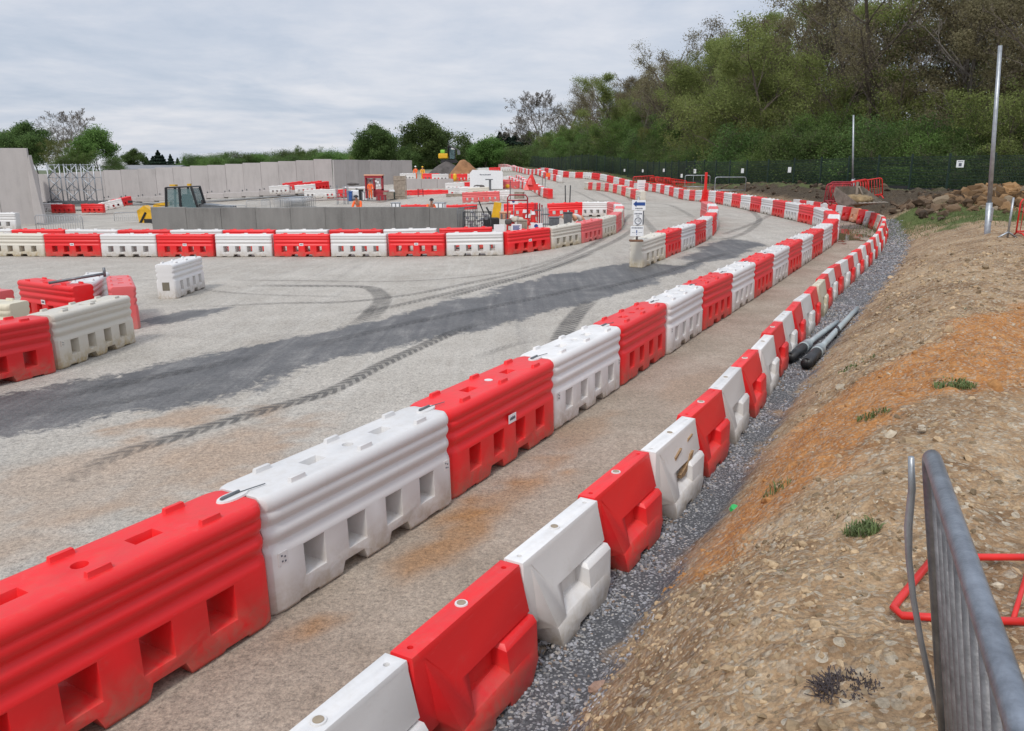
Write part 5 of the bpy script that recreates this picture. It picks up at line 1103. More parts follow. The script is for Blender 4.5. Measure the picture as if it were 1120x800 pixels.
ex_ = [('pallet_stack', 425, 214, 79, WOOD, .5, .4, .35, 'small timber pallet stack right of the red cabinet', 'pallets'), ('toolbox', 417, 216.5, 77, DRED, .45, .3, .25, 'dark red toolbox on the ground at the foot of the red cabinet', 'toolbox'), ('crate', 400, 214.5, 80, SIGNW, .3, .3, .4, 'white crate between the black bin and the orange worker', 'crate'),
 ('crate', 433, 226.5, 58, SIGNW, .35, .3, .3, 'white crate just showing over the grey wall left of its middle', 'crate'), ('crate', 481, 226.5, 57, SIGNW, .4, .3, .3, 'white crate showing over the grey wall right of the crouching worker', 'crate'), ('timber_stack', 530, 211.5, 80, WOOD, 1.1, .4, .16, 'low timber stack in front of the pale container', 'timber'), ('timber_stack', 497, 214, 80, WOOD, .8, .3, .14, 'low timber stack left of the container foreground', 'timber'),
 ('crate', 568, 214, 72, WOOD, .4, .3, .3, 'brown crate beside the tarmac left of the red plastic heap', 'crate'), ('toolbox', 606, 243, 33.5, DSTEEL, .22, .2, .2, 'small dark toolbox right of the grey sheet bundle', 'toolbox'), ('crate', 571, 247, 32, WOOD, .18, .2, .22, 'small brown crate between the two blue printed notices', 'crate'), ('crate', 553, 236, 35.5, PEACH, .25, .2, .15, 'pinkish crate just left of the red trolley', 'crate'), ('water_bottle_crate', 491, 199, 99, SIGNW, .4, .3, .35, 'white crate between the feet of the two spoil heaps', 'crate')]
for n_, px, py, Y, mm, a_, b_, c_, l_, ct_ in ex_:
    clutter(n_, px, py, Y, [('body', mm, lambda bm: box(bm, -a_, a_, -b_, b_, -c_, c_-.05, .02)), ('lid', mm if mm is not SIGNW else GALV, lambda bm: box(bm, -a_*1.04, a_*1.04, -b_*1.04, b_*1.04, c_-.046, c_+.02, .01)), ('corner_slats', DSTEEL if mm is not WOOD else WOOD, lambda bm: [box(bm, x_-.03, x_+.03, -b_-.03, -b_-.004, -c_, c_-.06) for x_ in (-a_*.8, 0, a_*.8)])], l_, ct_, random.uniform(-.3, .3))
clutter('flag_pole', 596, 208, 72, [('staff', DSTEEL, lambda bm: tube(bm, [(0, 0, 0), (.05, 0, 1.5)], .03, 6)), ('flag', ORANGE, lambda bm: box(bm, .05, .45, -.01, .01, 1.15, 1.5))], 'small orange flag on a staff beside the red plastic heap', 'flag')
for i_, (px, py) in enumerate([(560, 244), (577, 243.5), (583, 240), (574, 238)]):
    clutter('traffic_cone', px, py+3, 33.2+.3*i_, [('cone_body', REDMET, lambda bm: bmesh.ops.create_cone(bm, cap_ends=True, segments=16, radius1=.13, radius2=.03, depth=.6, matrix=Matrix.Translation((0, 0, .33)))), ('base', REDMET, lambda bm: box(bm, -.2, .2, -.2, .2, 0, .03)), ('reflective_band', SIGNW, lambda bm: bmesh.ops.create_cone(bm, cap_ends=True, segments=16, radius1=.103, radius2=.075, depth=.14, matrix=Matrix.Translation((0, 0, .38))))], f'{ordinal(i_+1)} red traffic cone in the clutter by the red trolley', 'cone', 0, 'cones by the trolley')
# ---- spoil heaps
def heap(name, pxa, pxb, pyt, pyb, Y, m_, label, pk=.5, sd=1):
    z0 = zat(pyb, Y); x0, x1 = xat(pxa, Y, z0), xat(pxb, Y, z0); H = zat(pyt, Y)-z0; W = x1-x0; n = 40
    u = np.linspace(-1, 1, n); U, V_ = np.meshgrid(u, u); uu = np.where(U < 2*pk-1, (U-(2*pk-1))/(2*pk), (U-(2*pk-1))/(2-2*pk)); r = np.hypot(uu, V_)
    Z = H*(1-np.clip(r, 0, 1)**1.35)**1.1+(H*.10*fbm(U*2+sd*7, V_*2, 1.5, 4, .6, sd))*np.clip(1.2-r, 0, 1)-.3*(r > 1)
    V = np.stack([U.ravel()*W/2, V_.ravel()*W*.42, Z.ravel()], 1); idx = np.arange(n*n).reshape(n, n); F = np.stack([idx[:-1, :-1], idx[:-1, 1:], idx[1:, 1:], idx[1:, :-1]], -1).reshape(-1, 4)
    o = np_mesh(name, V, F, m_, None, True); o.location = ((x0+x1)/2, Y+W*.2, z0); tag(o, label, 'spoil heap'); return o
heap('spoil_heap', 455, 520, 175.5, 201, 125, DSOIL, 'dark grey spoil heap with the excavator on top', .52, 1); heap('spoil_heap', 483, 535, 174, 201, 116, OSOIL, 'orange brown spoil heap left of the container', .45, 2)
# ---- excavator on the heap
def excavator():
    Y = 128; z0 = zat(178.5, Y); x = xat(491, Y, z0); e = empty('excavator', (x, Y, z0)); tag(e, 'yellow and black excavator working on top of the dark spoil heap', 'excavator')
    bm = bmesh.new(); box(bm, -1.9, -.1, -.6, 1.2, .75, 1.7, .15); bm_obj('engine_cover', bm, YEL, e)
    bm = bmesh.new(); box(bm, -1.5, -.7, -.4, .8, 1.72, 2.35, .1); bm_obj('operator_in_green_vest_box', bm, plain('lime_paint', (.25, .55, .05), .5), e).name = 'green_cover'
    bm = bmesh.new(); box(bm, .1, .2, -.7, .5, .7, 2.7); box(bm, 1.15, 1.25, -.7, .5, .7, 2.7); box(bm, .1, 1.25, -.7, .5, 2.7, 2.82, .03); box(bm, .1, 1.25, .4, .5, .7, 2.7); c = bm_obj('cab', bm, BLACK, e)
    bm = bmesh.new(); box(bm, .22, 1.13, -.66, .38, .75, 2.66); bm_obj('cab_glazing', bm, GLASS, c); bm = bmesh.new(); box(bm, .5, 1.3, -.74, -.71, 2.4, 2.68); bm_obj('work_lights', bm, SIGNW, c)
    for y in (-.8, .9):
        bm = bmesh.new(); hull(bm, [(x_, y+dy, z) for dy in (-.25, .25) for x_, z in ((-1.5, .15), (-1.2, 0), (1.3, 0), (1.6, .2), (1.3, .6), (-1.2, .6))]); bm_obj('track', bm, BLACK, e)
    bm = bmesh.new(); tube(bm, [(-.1, .1, 1.2), (.0, -.8, 2.9), (.2, -1.8, 3.0)], .2, 8); tube(bm, [(.2, -1.8, 3.1), (2.0, -2.2, 2.2)], .14, 8); bm_obj('boom', bm, BLACK, e); bm = bmesh.new(); hull(bm, [(x_, y, z) for y in (-2.5, -1.9) for x_, z in ((1.7, 2.2), (2.2, 2.2), (2.3, 1.5), (1.8, 1.4))]); bm_obj('bucket', bm, DSTEEL, e); e.scale = (.86, .86, .86)
excavator()
# ============================================================ PEOPLE
def skin(name, V, E_, Rr, m_, parent=None, sub=1):
    me = bpy.data.meshes.new(name); me.from_pydata(V, E_, []); o = bpy.data.objects.new(name, me); COL.objects.link(o)
    md = o.modifiers.new('s', 'SKIN'); md.use_smooth_shade = True; md.branch_smoothing = .6
    for i, r in enumerate(Rr):
        v = me.skin_vertices[0].data[i]; v.radius = (r, r) if not isinstance(r, tuple) else r
    me.skin_vertices[0].data[0].use_root = True
    s = o.modifiers.new('u', 'SUBSURF'); s.levels = sub; s.render_levels = sub
    dg = bpy.context.evaluated_depsgraph_get(); dg.update(); m2 = bpy.data.meshes.new_from_object(o.evaluated_get(dg)); o.modifiers.clear(); o.data = m2
    m2.materials.clear(); m2.materials.append(m_); m2.polygons.foreach_set('use_smooth', [True]*len(m2.polygons))
    if parent: o.parent = parent
    return o
def person(px, py, Y, label, rz=0, pose='stand', suit=ORANGE, helmet=None):
    z = zat(py, Y); e = empty('person', (xat(px, Y, z), Y, z), rz); tag(e, label, 'person', None)
    lean = {'stand': .05, 'bend': .55, 'walk': .1}[pose]; st = .12 if pose != 'walk' else .28
    hip = Vector((0, 0, .92)); ch = hip+Vector((0, -math.sin(lean)*.42, math.cos(lean)*.42)); nk = hip+Vector((0, -math.sin(lean*1.1)*.58, math.cos(lean*1.1)*.58)); hd = nk+Vector((0, -.10*lean-.02, .14)); tp = hd+Vector((0, 0, .09))
    V = [hip, ch, nk, hd, tp]; E_ = [(0, 1), (1, 2), (2, 3), (3, 4)]; Rr = [(.15, .11), (.17, .12), .055, .095, .07]
    for s in (-1, 1):
        n = len(V); sh = ch+Vector((s*.19, 0, .08)); el = sh+Vector((s*.06, -.10-.1*lean, -.28)); wr = el+Vector((-s*.02, -.16-.2*lean, -.2)); ha = wr+Vector((0, -.06, -.09))
        V += [sh, el, wr, ha]; E_ += [(1, n), (n, n+1), (n+1, n+2), (n+2, n+3)]; Rr += [.07, .05, .035, .032]
        n = len(V); V += [Vector((s*.10, 0, .86)), Vector((s*.11, -.03-(.1 if s > 0 and pose == 'walk' else 0), .48)), Vector((s*.11, .02+s*st*.5*(pose == 'walk'), .09)), Vector((s*.12, -.15+s*st*.5*(pose == 'walk'), .04))]; E_ += [(0, n), (n, n+1), (n+1, n+2), (n+2, n+3)]; Rr += [.105, .075, .05, .045]
    b = skin('body', [tuple(v) for v in V], E_, Rr, SKIN, e)
    grow = 1.16; idx = [i for i in range(len(V)) if i not in (3, 4, 8, 12+4, 2)]
    # clothing: jacket and trousers over trunk, arms and legs
    keep = [0, 1, 5, 6, 7, 9, 10, 11, 13, 14, 15, 17, 18, 19]; mp_ = {k: i for i, k in enumerate(keep)}
    E2 = [(mp_[a], mp_[c]) for a, c in E_ if a in mp_ and c in mp_]; Rc = [tuple(x*grow for x in Rr[k]) if isinstance(Rr[k], tuple) else Rr[k]*grow+.008 for k in keep]
    cl_ = skin('work_suit', [tuple(V[k]) for k in keep], E2, Rc, suit, e)
    bm = bmesh.new(); k = bmesh.ops.create_uvsphere(bm, u_segments=14, v_segments=8, radius=.135); bmesh.ops.delete(bm, geom=[v for v in bm.verts if v.co.z < -.01], context='VERTS')
    for v in bm.verts: v.co += hd+Vector((0, 0, .06))
    bm_obj('helmet', bm, helmet or SIGNW, e, True)
    bm = bmesh.new()
    for s in (-1, 1): hull(bm, [(s*.12+dx, y, z_) for dx in (-.05, .05) for y, z_ in ((-.2, 0), (.08, 0), (-.2, .07), (.08, .12))])
    bm_obj('boots', bm, BLACK, e); return e
person(405.5, 218, 78, 'person in full orange hi vis standing in front of the red cabinet', .3, 'stand', ORANGE, DARKCL)
person(394, 247, 45, 'person in orange bending down behind the grey wall, dark haired', -.2, 'bend', ORANGE, DARKCL)
person(470.5, 250.5, 45, 'person in orange crouched low behind the right half of the grey wall', .4, 'bend', ORANGE, DARKCL)
person(462.5, 198, 103, 'person in yellow and orange hi vis standing before the dark spoil heap', .1, 'walk', plain('yellow_orange_cloth', (.85, .40, .03), .8), YEL)
person(455, 197.5, 104, 'person in pale orange left of the yellow clad worker at the spoil heap', -.3, 'stand', ORANGE, SIGNW)
# ============================================================ PIPES
def pipes():
    for (a, mid_, c, r0, lab) in (((863, 400), (893, 377), (915, 358), .076, 'left of two black and grey ducts with couplings lying beside the gravel'), ((881, 407), (908, 380), (937, 343), .083, 'right, longer black and grey duct with coupling lying beside the gravel')):
        A, B, C_ = hit(*a), hit(*mid_), hit(*c)
        for q in (A, B, C_): q.z += .12
        d = (C_-A).normalized(); Lc = (C_-A).length; e = empty('duct_pipe', tuple(A)); tag(e, lab, 'pipe', 'ducts beside the gravel')
        bm = bmesh.new(); l1 = Lc*.29 if Lc < 3 else .85; l2 = l1+.42
        # black socket, open at the near end
        rr = [r0, r0, r0*.86, r0*.86]; tube(bm, [(0, 0, 0), d*l1, d*l1*.999, d*.04], rr, 20, False)
        x = d.cross(Vector((0, 0, 1))).normalized(); bmesh.ops.remove_doubles(bm, verts=bm.verts[:], dist=1e-5)
        bmesh.ops.bridge_loops  # rim closed below
        n0 = len(bm.verts); vs = bm.verts[:]; ring0 = vs[:20]; ring3 = vs[-20:]
        for k in range(20): 
            try: bm.faces.new((ring0[k], ring3[k], ring3[(k+1) % 20], ring0[(k+1) % 20]))
            except ValueError: pass
        bm_obj('black_end', bm, BLACK, e, True)
        bm = bmesh.new(); tube(bm, [d*.05, d*.06], r0*.84, 20); bm_obj('inner_plug', bm, BLACK, e)
        bm = bmesh.new(); tube(bm, [d*(l1-.01), d*(l1+.03), d*(l1+.031), d*(l2-.12), d*(l2-.03), d*l2], [r0*1.14, r0*1.16, r0*1.08, r0*1.06, r0*.9, r0*.75], 20); bm_obj('coupling', bm, GREYPIPE, e, True)
        bm = bmesh.new(); tube(bm, [d*(l2-.02), d*(l2+.3), d*(Lc*.75)+Vector((0, 0, -.01)), d*Lc+Vector((0, 0, -.02))], [r0*.62, r0*.60, r0*.60, r0*.58], 16); bm_obj('grey_duct', bm, GREYPIPE, e, True)
pipes()
bn = hit(912, 372); o = tube_obj('pipe_bend', [[(-.05, -.15, .05), (.0, .0, .06), (.12, .12, .09), (.16, .3, .12)]], .035, BLACK); o.location = bn+Vector((0, 0, .04)); tag(o, 'short black rubber bend between the two grey ducts', 'pipe')
# ============================================================ NEAR RAILING (foreground right)
def near_rail():
    A = at(1017, 492, 2.17); B = at(1122, 772, 2.21); d = Vector((B.x-A.x, B.y-A.y, 0)).normalized(); g = 1.08; e = empty('pedestrian_barrier', (A.x, A.y, g)); tag(e, 'galvanised steel pedestrian barrier in the near right foreground', 'crowd barrier')
    e.rotation_euler = (0, 0, math.atan2(d.y, d.x)); H = A.z-g; L = 2.1; r = .0205
    c = .05; fr = [(0, 0, -.02), (0, 0, H-c*1.6), (.006, 0, H-c*.9), (.022, 0, H-c*.35), (.05, 0, H-c*.08), (.09, 0, H), (L-.1, 0, H+.03), (L, 0, H-.05), (L, 0, 0)]
    e.matrix_world = Matrix.Translation(A) @ Matrix.Rotation(math.atan2(d.y, d.x), 4, 'Z') @ Matrix.Rotation(R(9.5), 4, 'X') @ Matrix.Translation((0, 0, -H))
    tube_obj('frame', [fr, [(0, 0, .12), (L, 0, .12)]], r, GALVN, e, 16)
    n = 19
    for i in range(n):
        x = .085+i*.104; bm = bmesh.new(); tube(bm, [(x, 0, .12), (x, 0, .5), (x, 0, H-.005)], .009, 8)
        bm_obj('bar', bm, GALVD, e, True)
    bm = bmesh.new(); tube(bm, [(.14, -.3, 0), (.14, -.1, .14), (.14, .1, .14), (.14, .3, 0)], .016, 10); bm_obj('foot', bm, GALVN, e, True)
    bm = bmesh.new(); box(bm, -.028, -.018, -.012, .012, .55, .70, .003); tube(bm, [(-.02, 0, .86), (-.05, 0, .86), (-.05, 0, .92)], .007, 8); bm_obj('hook', bm, GALVN, e, True)
near_rail()
def near(px, py, z): return at(px, py, z)
wire = tube_obj('bent_bar', [[near(996.5, 500, 2.14), near(997.5, 535, 2.05), near(993.5, 575, 1.95), near(994, 610, 1.86), near(999, 655, 1.75), near(1008, 705, 1.62), near(1022, 765, 1.45), near(1040, 830, 1.2)]], [.0075, .0095, .0105, .0085, .0078, .0078, .0078, .0078], GALV, None, 10); tag(wire, 'thin bent grey steel bar standing just left of the near railing', 'bar')
def red_frame():
    pts = [(1018, 622), (981, 668), (976, 676), (985, 684), (1065, 689), (1135, 692)]; P = []
    for a, c in pts: q = hit(a, c); P.append(q+Vector((0, 0, .045)))
    Q = [hit(a, c)+Vector((0, 0, .05)) for a, c in [(1088, 620), (1150, 620)]]
    e = empty('red_barrier_frame', tuple(P[0])); tag(e, 'red tubular barrier frame lying flat on the stony ground behind the railing', 'barrier frame'); o0 = P[0]
    L = lambda A: [p-o0 for p in A]
    far_ = hit(1020, 620)+Vector((0, 0, .05))
    tube_obj('frame', [L([far_]+P[1:]), L([far_, (far_+Q[0])/2, Q[0], Q[1]])], .0165, REDMET, e, 14)
    a, c = hit(1122, 635)+Vector((0, 0, .05)), hit(1106, 690)+Vector((0, 0, .05)); tube_obj('bar', [L([a, c])], .010, REDMET, e, 8)
    a, c = hit(1040, 690)+Vector((0, 0, .02)), hit(1048, 760)+Vector((0, 0, .02)); tube_obj('leg', [L([a, c])], .008, REDMET, e, 8)
red_frame()
# ============================================================ SMALL THINGS ON THE BANK
q = hit(803, 559); bm = bmesh.new(); k = bmesh.ops.create_cone(bm, cap_ends=True, segments=18, radius1=.036, radius2=.033, depth=.04); bmesh.ops.bevel(bm, geom=bm.edges[:], offset=.004, segments=1, affect='EDGES'); o = bm_obj('bottle_cap', bm, GREENP); o.location = q+Vector((0, 0, .02)); o.rotation_euler = (R(25), R(10), 0); tag(o, 'bright green plastic cap lying on the orange soil', 'cap')
def rock(px, py, r, m_, label, sq=(1.2, .8, .8)):
    V0, F0 = ico(3); n_ = fbm(V0[:, 0]*1.4+px, V0[:, 1]*1.4+V0[:, 2]*1.1, 1, 4, .55, 5); V = V0*(1+.55*n_[:, None])*np.array(sq)*r; q = hit(px, py); o = np_mesh('rock', V, F0, m_, None, False); autosmooth(o, 22); o.location = q+Vector((0, 0, r*.35)); o.rotation_euler = (random.random(), random.random()*.3, random.random()*3); tag(o, label, 'rock'); return o
ROCK = plain('pinkish_rock', (.34, .22, .16), .9, 0, .35, 12, .6); PALE = plain('pale_limestone', (.48, .42, .33), .9, 0, .25, 12, .6)
rock(656, 756, .055, ROCK, 'fist sized pinkish brown rock at the edge of the gravel, bottom centre'); rock(911, 688, .028, PALE, 'pale limestone lump right of the bottom gravel'); rock(845, 640, .022, PALE, 'small pale stone below the green cap'); rock(1008, 470, .03, PALE, 'pale stone on the bank left of the railing top'); rock(806, 775, .032, PALE, 'pale flat stone at the bottom edge of the photo')
GRASSM = plain('grass_blade', (.095, .13, .040), .8, 0, .4, 9); DEADM = plain('dead_plant', (.075, .060, .062), .9, 0, .3, 9)
def tuft(px, py, r, h, n, m_, label, name='grass_tuft', cat='plant', flat_=.9):
    q = hit(px, py); V, F = [], []
    for i in range(n):
        a = random.random()*6.283; rr = r*math.sqrt(random.random()); b_ = Vector((rr*math.cos(a), rr*math.sin(a), 0)); b_.z = hzs(q.x+b_.x, q.y+b_.y)-q.z; th = random.random()*6.283; ln = h*random.uniform(.5, 1.1); lean = random.uniform(.2, flat_); w_ = random.uniform(.0012, .0026)*(1+q.y*.25)
        d = Vector((math.cos(th), math.sin(th), 0)); s_ = Vector((-d.y, d.x, 0)); k = len(V)
        V += [b_-s_*w_, b_+s_*w_, b_+d*ln*lean*.45+Vector((0, 0, ln*.6))+s_*w_*.8, b_+d*ln*lean*.45+Vector((0, 0, ln*.6))-s_*w_*.8, b_+d*ln*lean+Vector((0, 0, ln*.75))]; F += [(k, k+1, k+2, k+3), (k+3, k+2, k+4)]
    o = mesh_obj(name, V, F, m_); o.location = q; tag(o, label, cat)
tuft(942, 583, .085, .07, 240, GRASSM, 'grass tuft on the soil upper left of the railing top'); tuft(921, 640, .075, .05, 200, GRASSM, 'low grass tuft on stony soil left of the bent bar'); tuft(848, 538, .10, .09, 60, GRASSM, 'sparse weed on the orange soil', 'weed'); tuft(1043, 422, .16, .07, 260, GRASSM, 'grass tuft at the right on the orange band'); tuft(1062, 350, .25, .09, 260, GRASSM, 'grass tuft high on the bank at the right'); tuft(955, 455, .12, .06, 90, GRASSM, 'thin weed at the lower edge of the orange band', 'weed'); tuft(938, 400, .2, .07, 80, GRASSM, 'thin weed on the ribbed soil right of the ducts', 'weed')
def dead(px, py):
    q = hit(px, py); bm = bmesh.new()
    for i in range(620):
        a = random.random()*6.283; rr = .11*math.sqrt(random.random()); p = Vector((rr*math.cos(a), rr*math.sin(a)*.8, .0)); pts = [p.copy()]; dr = Vector((random.uniform(-1, 1), random.uniform(-1, 1), random.uniform(.1, .9))).normalized()
        for k in range(4): dr = (dr+Vector((random.uniform(-.7, .7), random.uniform(-.7, .7), random.uniform(-.5, .4)))).normalized(); p = p+dr*.016; p.z = max(p.z, 0); pts.append(p.copy())
        tube(bm, pts, .0022, 3)
    o = bm_obj('dead_plant', bm, DEADM); o.location = q+Vector((0, 0, .004)); tag(o, 'dark withered plant clump on the stones at the bottom right', 'plant')
dead(930, 762)
gp = []
for i in range(9000):
    s_q = random.choice(GR); a = s_q.x+random.gauss(0, 1.6); c = s_q.y+random.gauss(0, 1.3); gp.append((a, c))
gp = np.array(gp); d, zz_ = bank_z(gp[:, 0], gp[:, 1]); V, F = [], []
for (a, c), z_ in zip(gp, zz_):
    th = random.random()*6.283; h = random.uniform(.04, .13); w_ = .012; k = len(V); V += [(a-w_*math.cos(th), c-w_*math.sin(th), z_-.01), (a+w_*math.cos(th), c+w_*math.sin(th), z_-.01), (a+random.uniform(-.05, .05), c+random.uniform(-.05, .05), z_+h)]; F.append((k, k+1, k+2))
tag(np_mesh('grass', np.array(V), np.array(F), GRASSM), kind='stuff')

# ============================================================ TREES
def leaf_mat(name, cols, trans=.50):
    m, t, b = mat(name); ca = attr(t, 'shade', 'Fac'); oi = N(t, 'ShaderNodeObjectInfo')
    c = ramp(t, ca, [(i/(len(cols)-1), k) for i, k in enumerate(cols)])
    hs = N(t, 'ShaderNodeHueSaturation'); t.links.new(c, hs.inputs['Color']); t.links.new(M(t, 'ADD', .78, M(t, 'MULTIPLY', oi.outputs['Random'], .45)), hs.inputs['Value']); t.links.new(M(t, 'ADD', .485, M(t, 'MULTIPLY', oi.outputs['Random'], .03)), hs.inputs['Hue'])
    t.links.new(hs.outputs[0], b.inputs['Base Color']); b.inputs['Roughness'].default_value = .75; b.inputs['Specular IOR Level'].default_value = .2
    tr = N(t, 'ShaderNodeBsdfTranslucent'); t.links.new(hs.outputs[0], tr.inputs[0]); mx = N(t, 'ShaderNodeMixShader'); mx.inputs[0].default_value = trans
    t.links.new(b.outputs[0], mx.inputs[1]); t.links.new(tr.outputs[0], mx.inputs[2]); t.links.new(mx.outputs[0], t.nodes['Material Output'].inputs[0]); return m
LSPR = leaf_mat('spring_leaves', [(.12, .145, .045), (.205, .24, .075), (.30, .34, .12)])
LOLV = leaf_mat('olive_leaves', [(.14, .118, .068), (.215, .188, .105), (.30, .265, .165)])
LDRK = leaf_mat('dark_leaves', [(.052, .085, .030), (.105, .165, .052), (.19, .27, .088)])
LFRS = leaf_mat('fresh_leaves', [(.075, .13, .035), (.13, .215, .055), (.21, .32, .095)])
LCON = leaf_mat('conifer_leaves', [(.022, .040, .030), (.036, .062, .044), (.055, .085, .055)], .1)
BARK = plain('bark', (.11, .09, .07), .95, 0, .35, 3); TWIG = plain('grey_twigs', (.17, .15, .13), .95, 0, .25, 1.5)
def tree_mesh(seed, H, spread, levels, leaves, lsize, lm, base=.22, droop=.0, multi=1, leafspread=.55, twig=.012, upw=.45, bottom=0.0):
    rnd = random.Random(seed); nr = np.random.default_rng(seed); segs = []; tips = []
    def grow(p, d, L, r, lev):
        n = 3 if lev > 0 else 6; q = p.copy()
        pts = [(q.copy(), r)]
        for i in range(n):
            d = (d+Vector((rnd.uniform(-1, 1), rnd.uniform(-1, 1), rnd.uniform(-.6, 1)*upw-droop))*(.16+.07*lev)).normalized(); q = q+d*L/n; rr = r*(1-.55*(i+1)/n) if lev < levels else r*(1-.8*(i+1)/n)
            pts.append((q.copy(), max(rr, .006)))
            if lev < levels and (lev > 0 or (i+1)/n > base):
                kids = 2 if lev == 0 else rnd.choice((1, 2))
                for k in range(kids):
                    a = rnd.uniform(0, 6.283); tilt = rnd.uniform(.55, 1.05) if lev == 0 else rnd.uniform(.4, .95)
                    side = d.orthogonal().normalized(); side.rotate(Matrix.Rotation(a, 3, d)); nd = (d*math.cos(tilt)+side*math.sin(tilt)).normalized()
                    frac = 1-(i+1)/n*.5; grow(q, nd, L*(.52 if lev == 0 else .60)*spread*frac*rnd.uniform(.75, 1.2), rr*.55, lev+1)
        segs.append(pts)
        if lev >= levels-1: tips.extend(x[0] for x in pts[1:])
    for k in range(multi):
        a = rnd.uniform(0, 6.283); d0 = Vector((math.cos(a)*.35*(multi > 1), math.sin(a)*.35*(multi > 1), 1)).normalized(); grow(Vector((0, 0, -.3)), d0, H*rnd.uniform(.85, 1), H*.014/(multi**.5), 0)
    V, F = [], []
    for pts in segs:
        n = 5 if pts[0][1] > .06 else 3; n0 = None
        for i, (p, r) in enumerate(pts):
            d = (pts[min(i+1, len(pts)-1)][0]-pts[max(0, i-1)][0]).normalized(); x = d.orthogonal().normalized(); y = d.cross(x); r = max(r, twig)
            k = len(V); V += [p+r*(math.cos(6.283*j/n)*x+math.sin(6.283*j/n)*y) for j in range(n)]
            if i: F += [(k-n+j, k-n+(j+1) % n, k+(j+1) % n, k+j) for j in range(n)]
    zmax = max(v[2] for v in V); s = H/zmax; V = np.array([tuple(v) for v in V])*s
    me = bpy.data.meshes.new('trunk'); me.from_pydata(V.tolist(), [], F); me.update(); me.materials.append(BARK if leaves else TWIG)
    lme = None
    if leaves:
        T = np.array([tuple(v) for v in tips])*s; T = T[T[:, 2] > H*bottom]; pick = T[nr.integers(0, len(T), leaves)]; clump = nr.normal(size=(len(T), 1)); 
        P = pick+nr.normal(size=(leaves, 3))*leafspread*np.array([1, 1, .7]); 
        P[:, 2] = np.maximum(P[:, 2], .15)
        if bottom < 0:      # bushes: skirts of leaves down to the ground
            k = int(leaves*.35); P[:k, 2] = nr.uniform(.1, H*.5, k); ang = nr.uniform(0, 6.283, k); rad = H*spread*.42*nr.uniform(.5, 1, k); P[:k, 0] = rad*np.cos(ang); P[:k, 1] = rad*np.sin(ang)
        a = nr.normal(size=(leaves, 3)); a /= np.linalg.norm(a, axis=1)[:, None]; b_ = np.cross(a, nr.normal(size=(leaves, 3))); b_ /= np.linalg.norm(b_, axis=1)[:, None]; sz = lsize*nr.uniform(.55, 1.25, (leaves, 1))
        LV = np.stack([P-a*sz, P+b_*sz*.55, P+a*sz, P-b_*sz*.55], 1).reshape(-1, 3); LF = np.arange(leaves*4).reshape(-1, 4)
        o = np_mesh('crown', LV, LF, lm); cl_ = vnn = fbm(P[:, 0], P[:, 1]+P[:, 2]*1.3, .55, 2, .5, seed); sh_ = np.clip(.5+.5*cl_+nr.normal(size=leaves)*.2, 0, 1); fattr(o, 'shade', np.repeat(sh_, 4)); lme = o.data; bpy.data.objects.remove(o)
    return me, lme
TM = {
 'olive1': tree_mesh(1, 18, .92, 4, 15000, .095, LOLV, .28, leafspread=.45, upw=.7), 'olive2': tree_mesh(2, 18, 1.0, 4, 13000, .095, LOLV, .22, leafspread=.45, upw=.6), 'spring1': tree_mesh(3, 18, .92, 4, 24000, .10, LSPR, .2, leafspread=.5, upw=.6), 'spring2': tree_mesh(4, 16, 1.1, 4, 24000, .105, LSPR, .15, leafspread=.5),
 'bare1': tree_mesh(5, 20, .9, 5, 0, 0, None, .3, twig=.018, upw=.8), 'bare2': tree_mesh(6, 18, 1.05, 5, 0, 0, None, .25, twig=.018, upw=.6), 'thin1': tree_mesh(7, 19, .88, 5, 6000, .085, LOLV, .25, twig=.016, upw=.8),
 'bush1': tree_mesh(8, 6, 1.3, 3, 24000, .085, LDRK, .05, multi=4, leafspread=.45, bottom=-1), 'bush2': tree_mesh(9, 5.5, 1.4, 3, 24000, .085, LFRS, .05, multi=4, leafspread=.5, bottom=-1), 'bush3': tree_mesh(10, 7, 1.2, 3, 26000, .09, LDRK, .05, multi=4, leafspread=.6, bottom=-1),
 'mid1': tree_mesh(11, 10, 1.0, 4, 24000, .085, LFRS, .08, multi=3, leafspread=.36, upw=.9), 'mid2': tree_mesh(12, 11, .95, 4, 22000, .085, LSPR, .08, multi=3, leafspread=.36, upw=.9),
 'bare3': tree_mesh(16, 14, 1.2, 5, 0, 0, None, .18, twig=.020, multi=2, upw=.6),
 'oak': tree_mesh(13, 13, 1.35, 4, 30000, .20, LDRK, .15, leafspread=.7), 'oak2': tree_mesh(14, 12, 1.4, 4, 30000, .20, LFRS, .12, leafspread=.7),
}
def conifer(seed):
    nr = np.random.default_rng(seed); n = 9000; h = nr.uniform(0, 1, n)**.8; r = (1-h)*.27*nr.uniform(.4, 1, n)**.5*(1+.25*np.sin(h*45)); a = nr.uniform(0, 6.283, n); P = np.stack([r*np.cos(a)*10, r*np.sin(a)*10, .4+h*9.6], 1)
    q = nr.normal(size=(n, 3)); q /= np.linalg.norm(q, axis=1)[:, None]; b_ = np.cross(q, nr.normal(size=(n, 3))); b_ /= np.linalg.norm(b_, axis=1)[:, None]; sz = .22*nr.uniform(.5, 1.2, (n, 1))
    o = np_mesh('crown', np.stack([P-q*sz, P+b_*sz*.5, P+q*sz, P-b_*sz*.5], 1).reshape(-1, 3), np.arange(n*4).reshape(-1, 4), LCON); fattr(o, 'shade', np.repeat(nr.uniform(0, 1, n), 4)); m2 = o.data; bpy.data.objects.remove(o)
    bm = bmesh.new(); tube(bm, [(0, 0, -.3), (0, 0, 5), (0, 0, 9.6)], [.2, .12, .03], 6); o = bm_obj('trunk', bm, BARK); m1 = o.data; bpy.data.objects.remove(o); return m1, m2
TM['con'] = conifer(21)
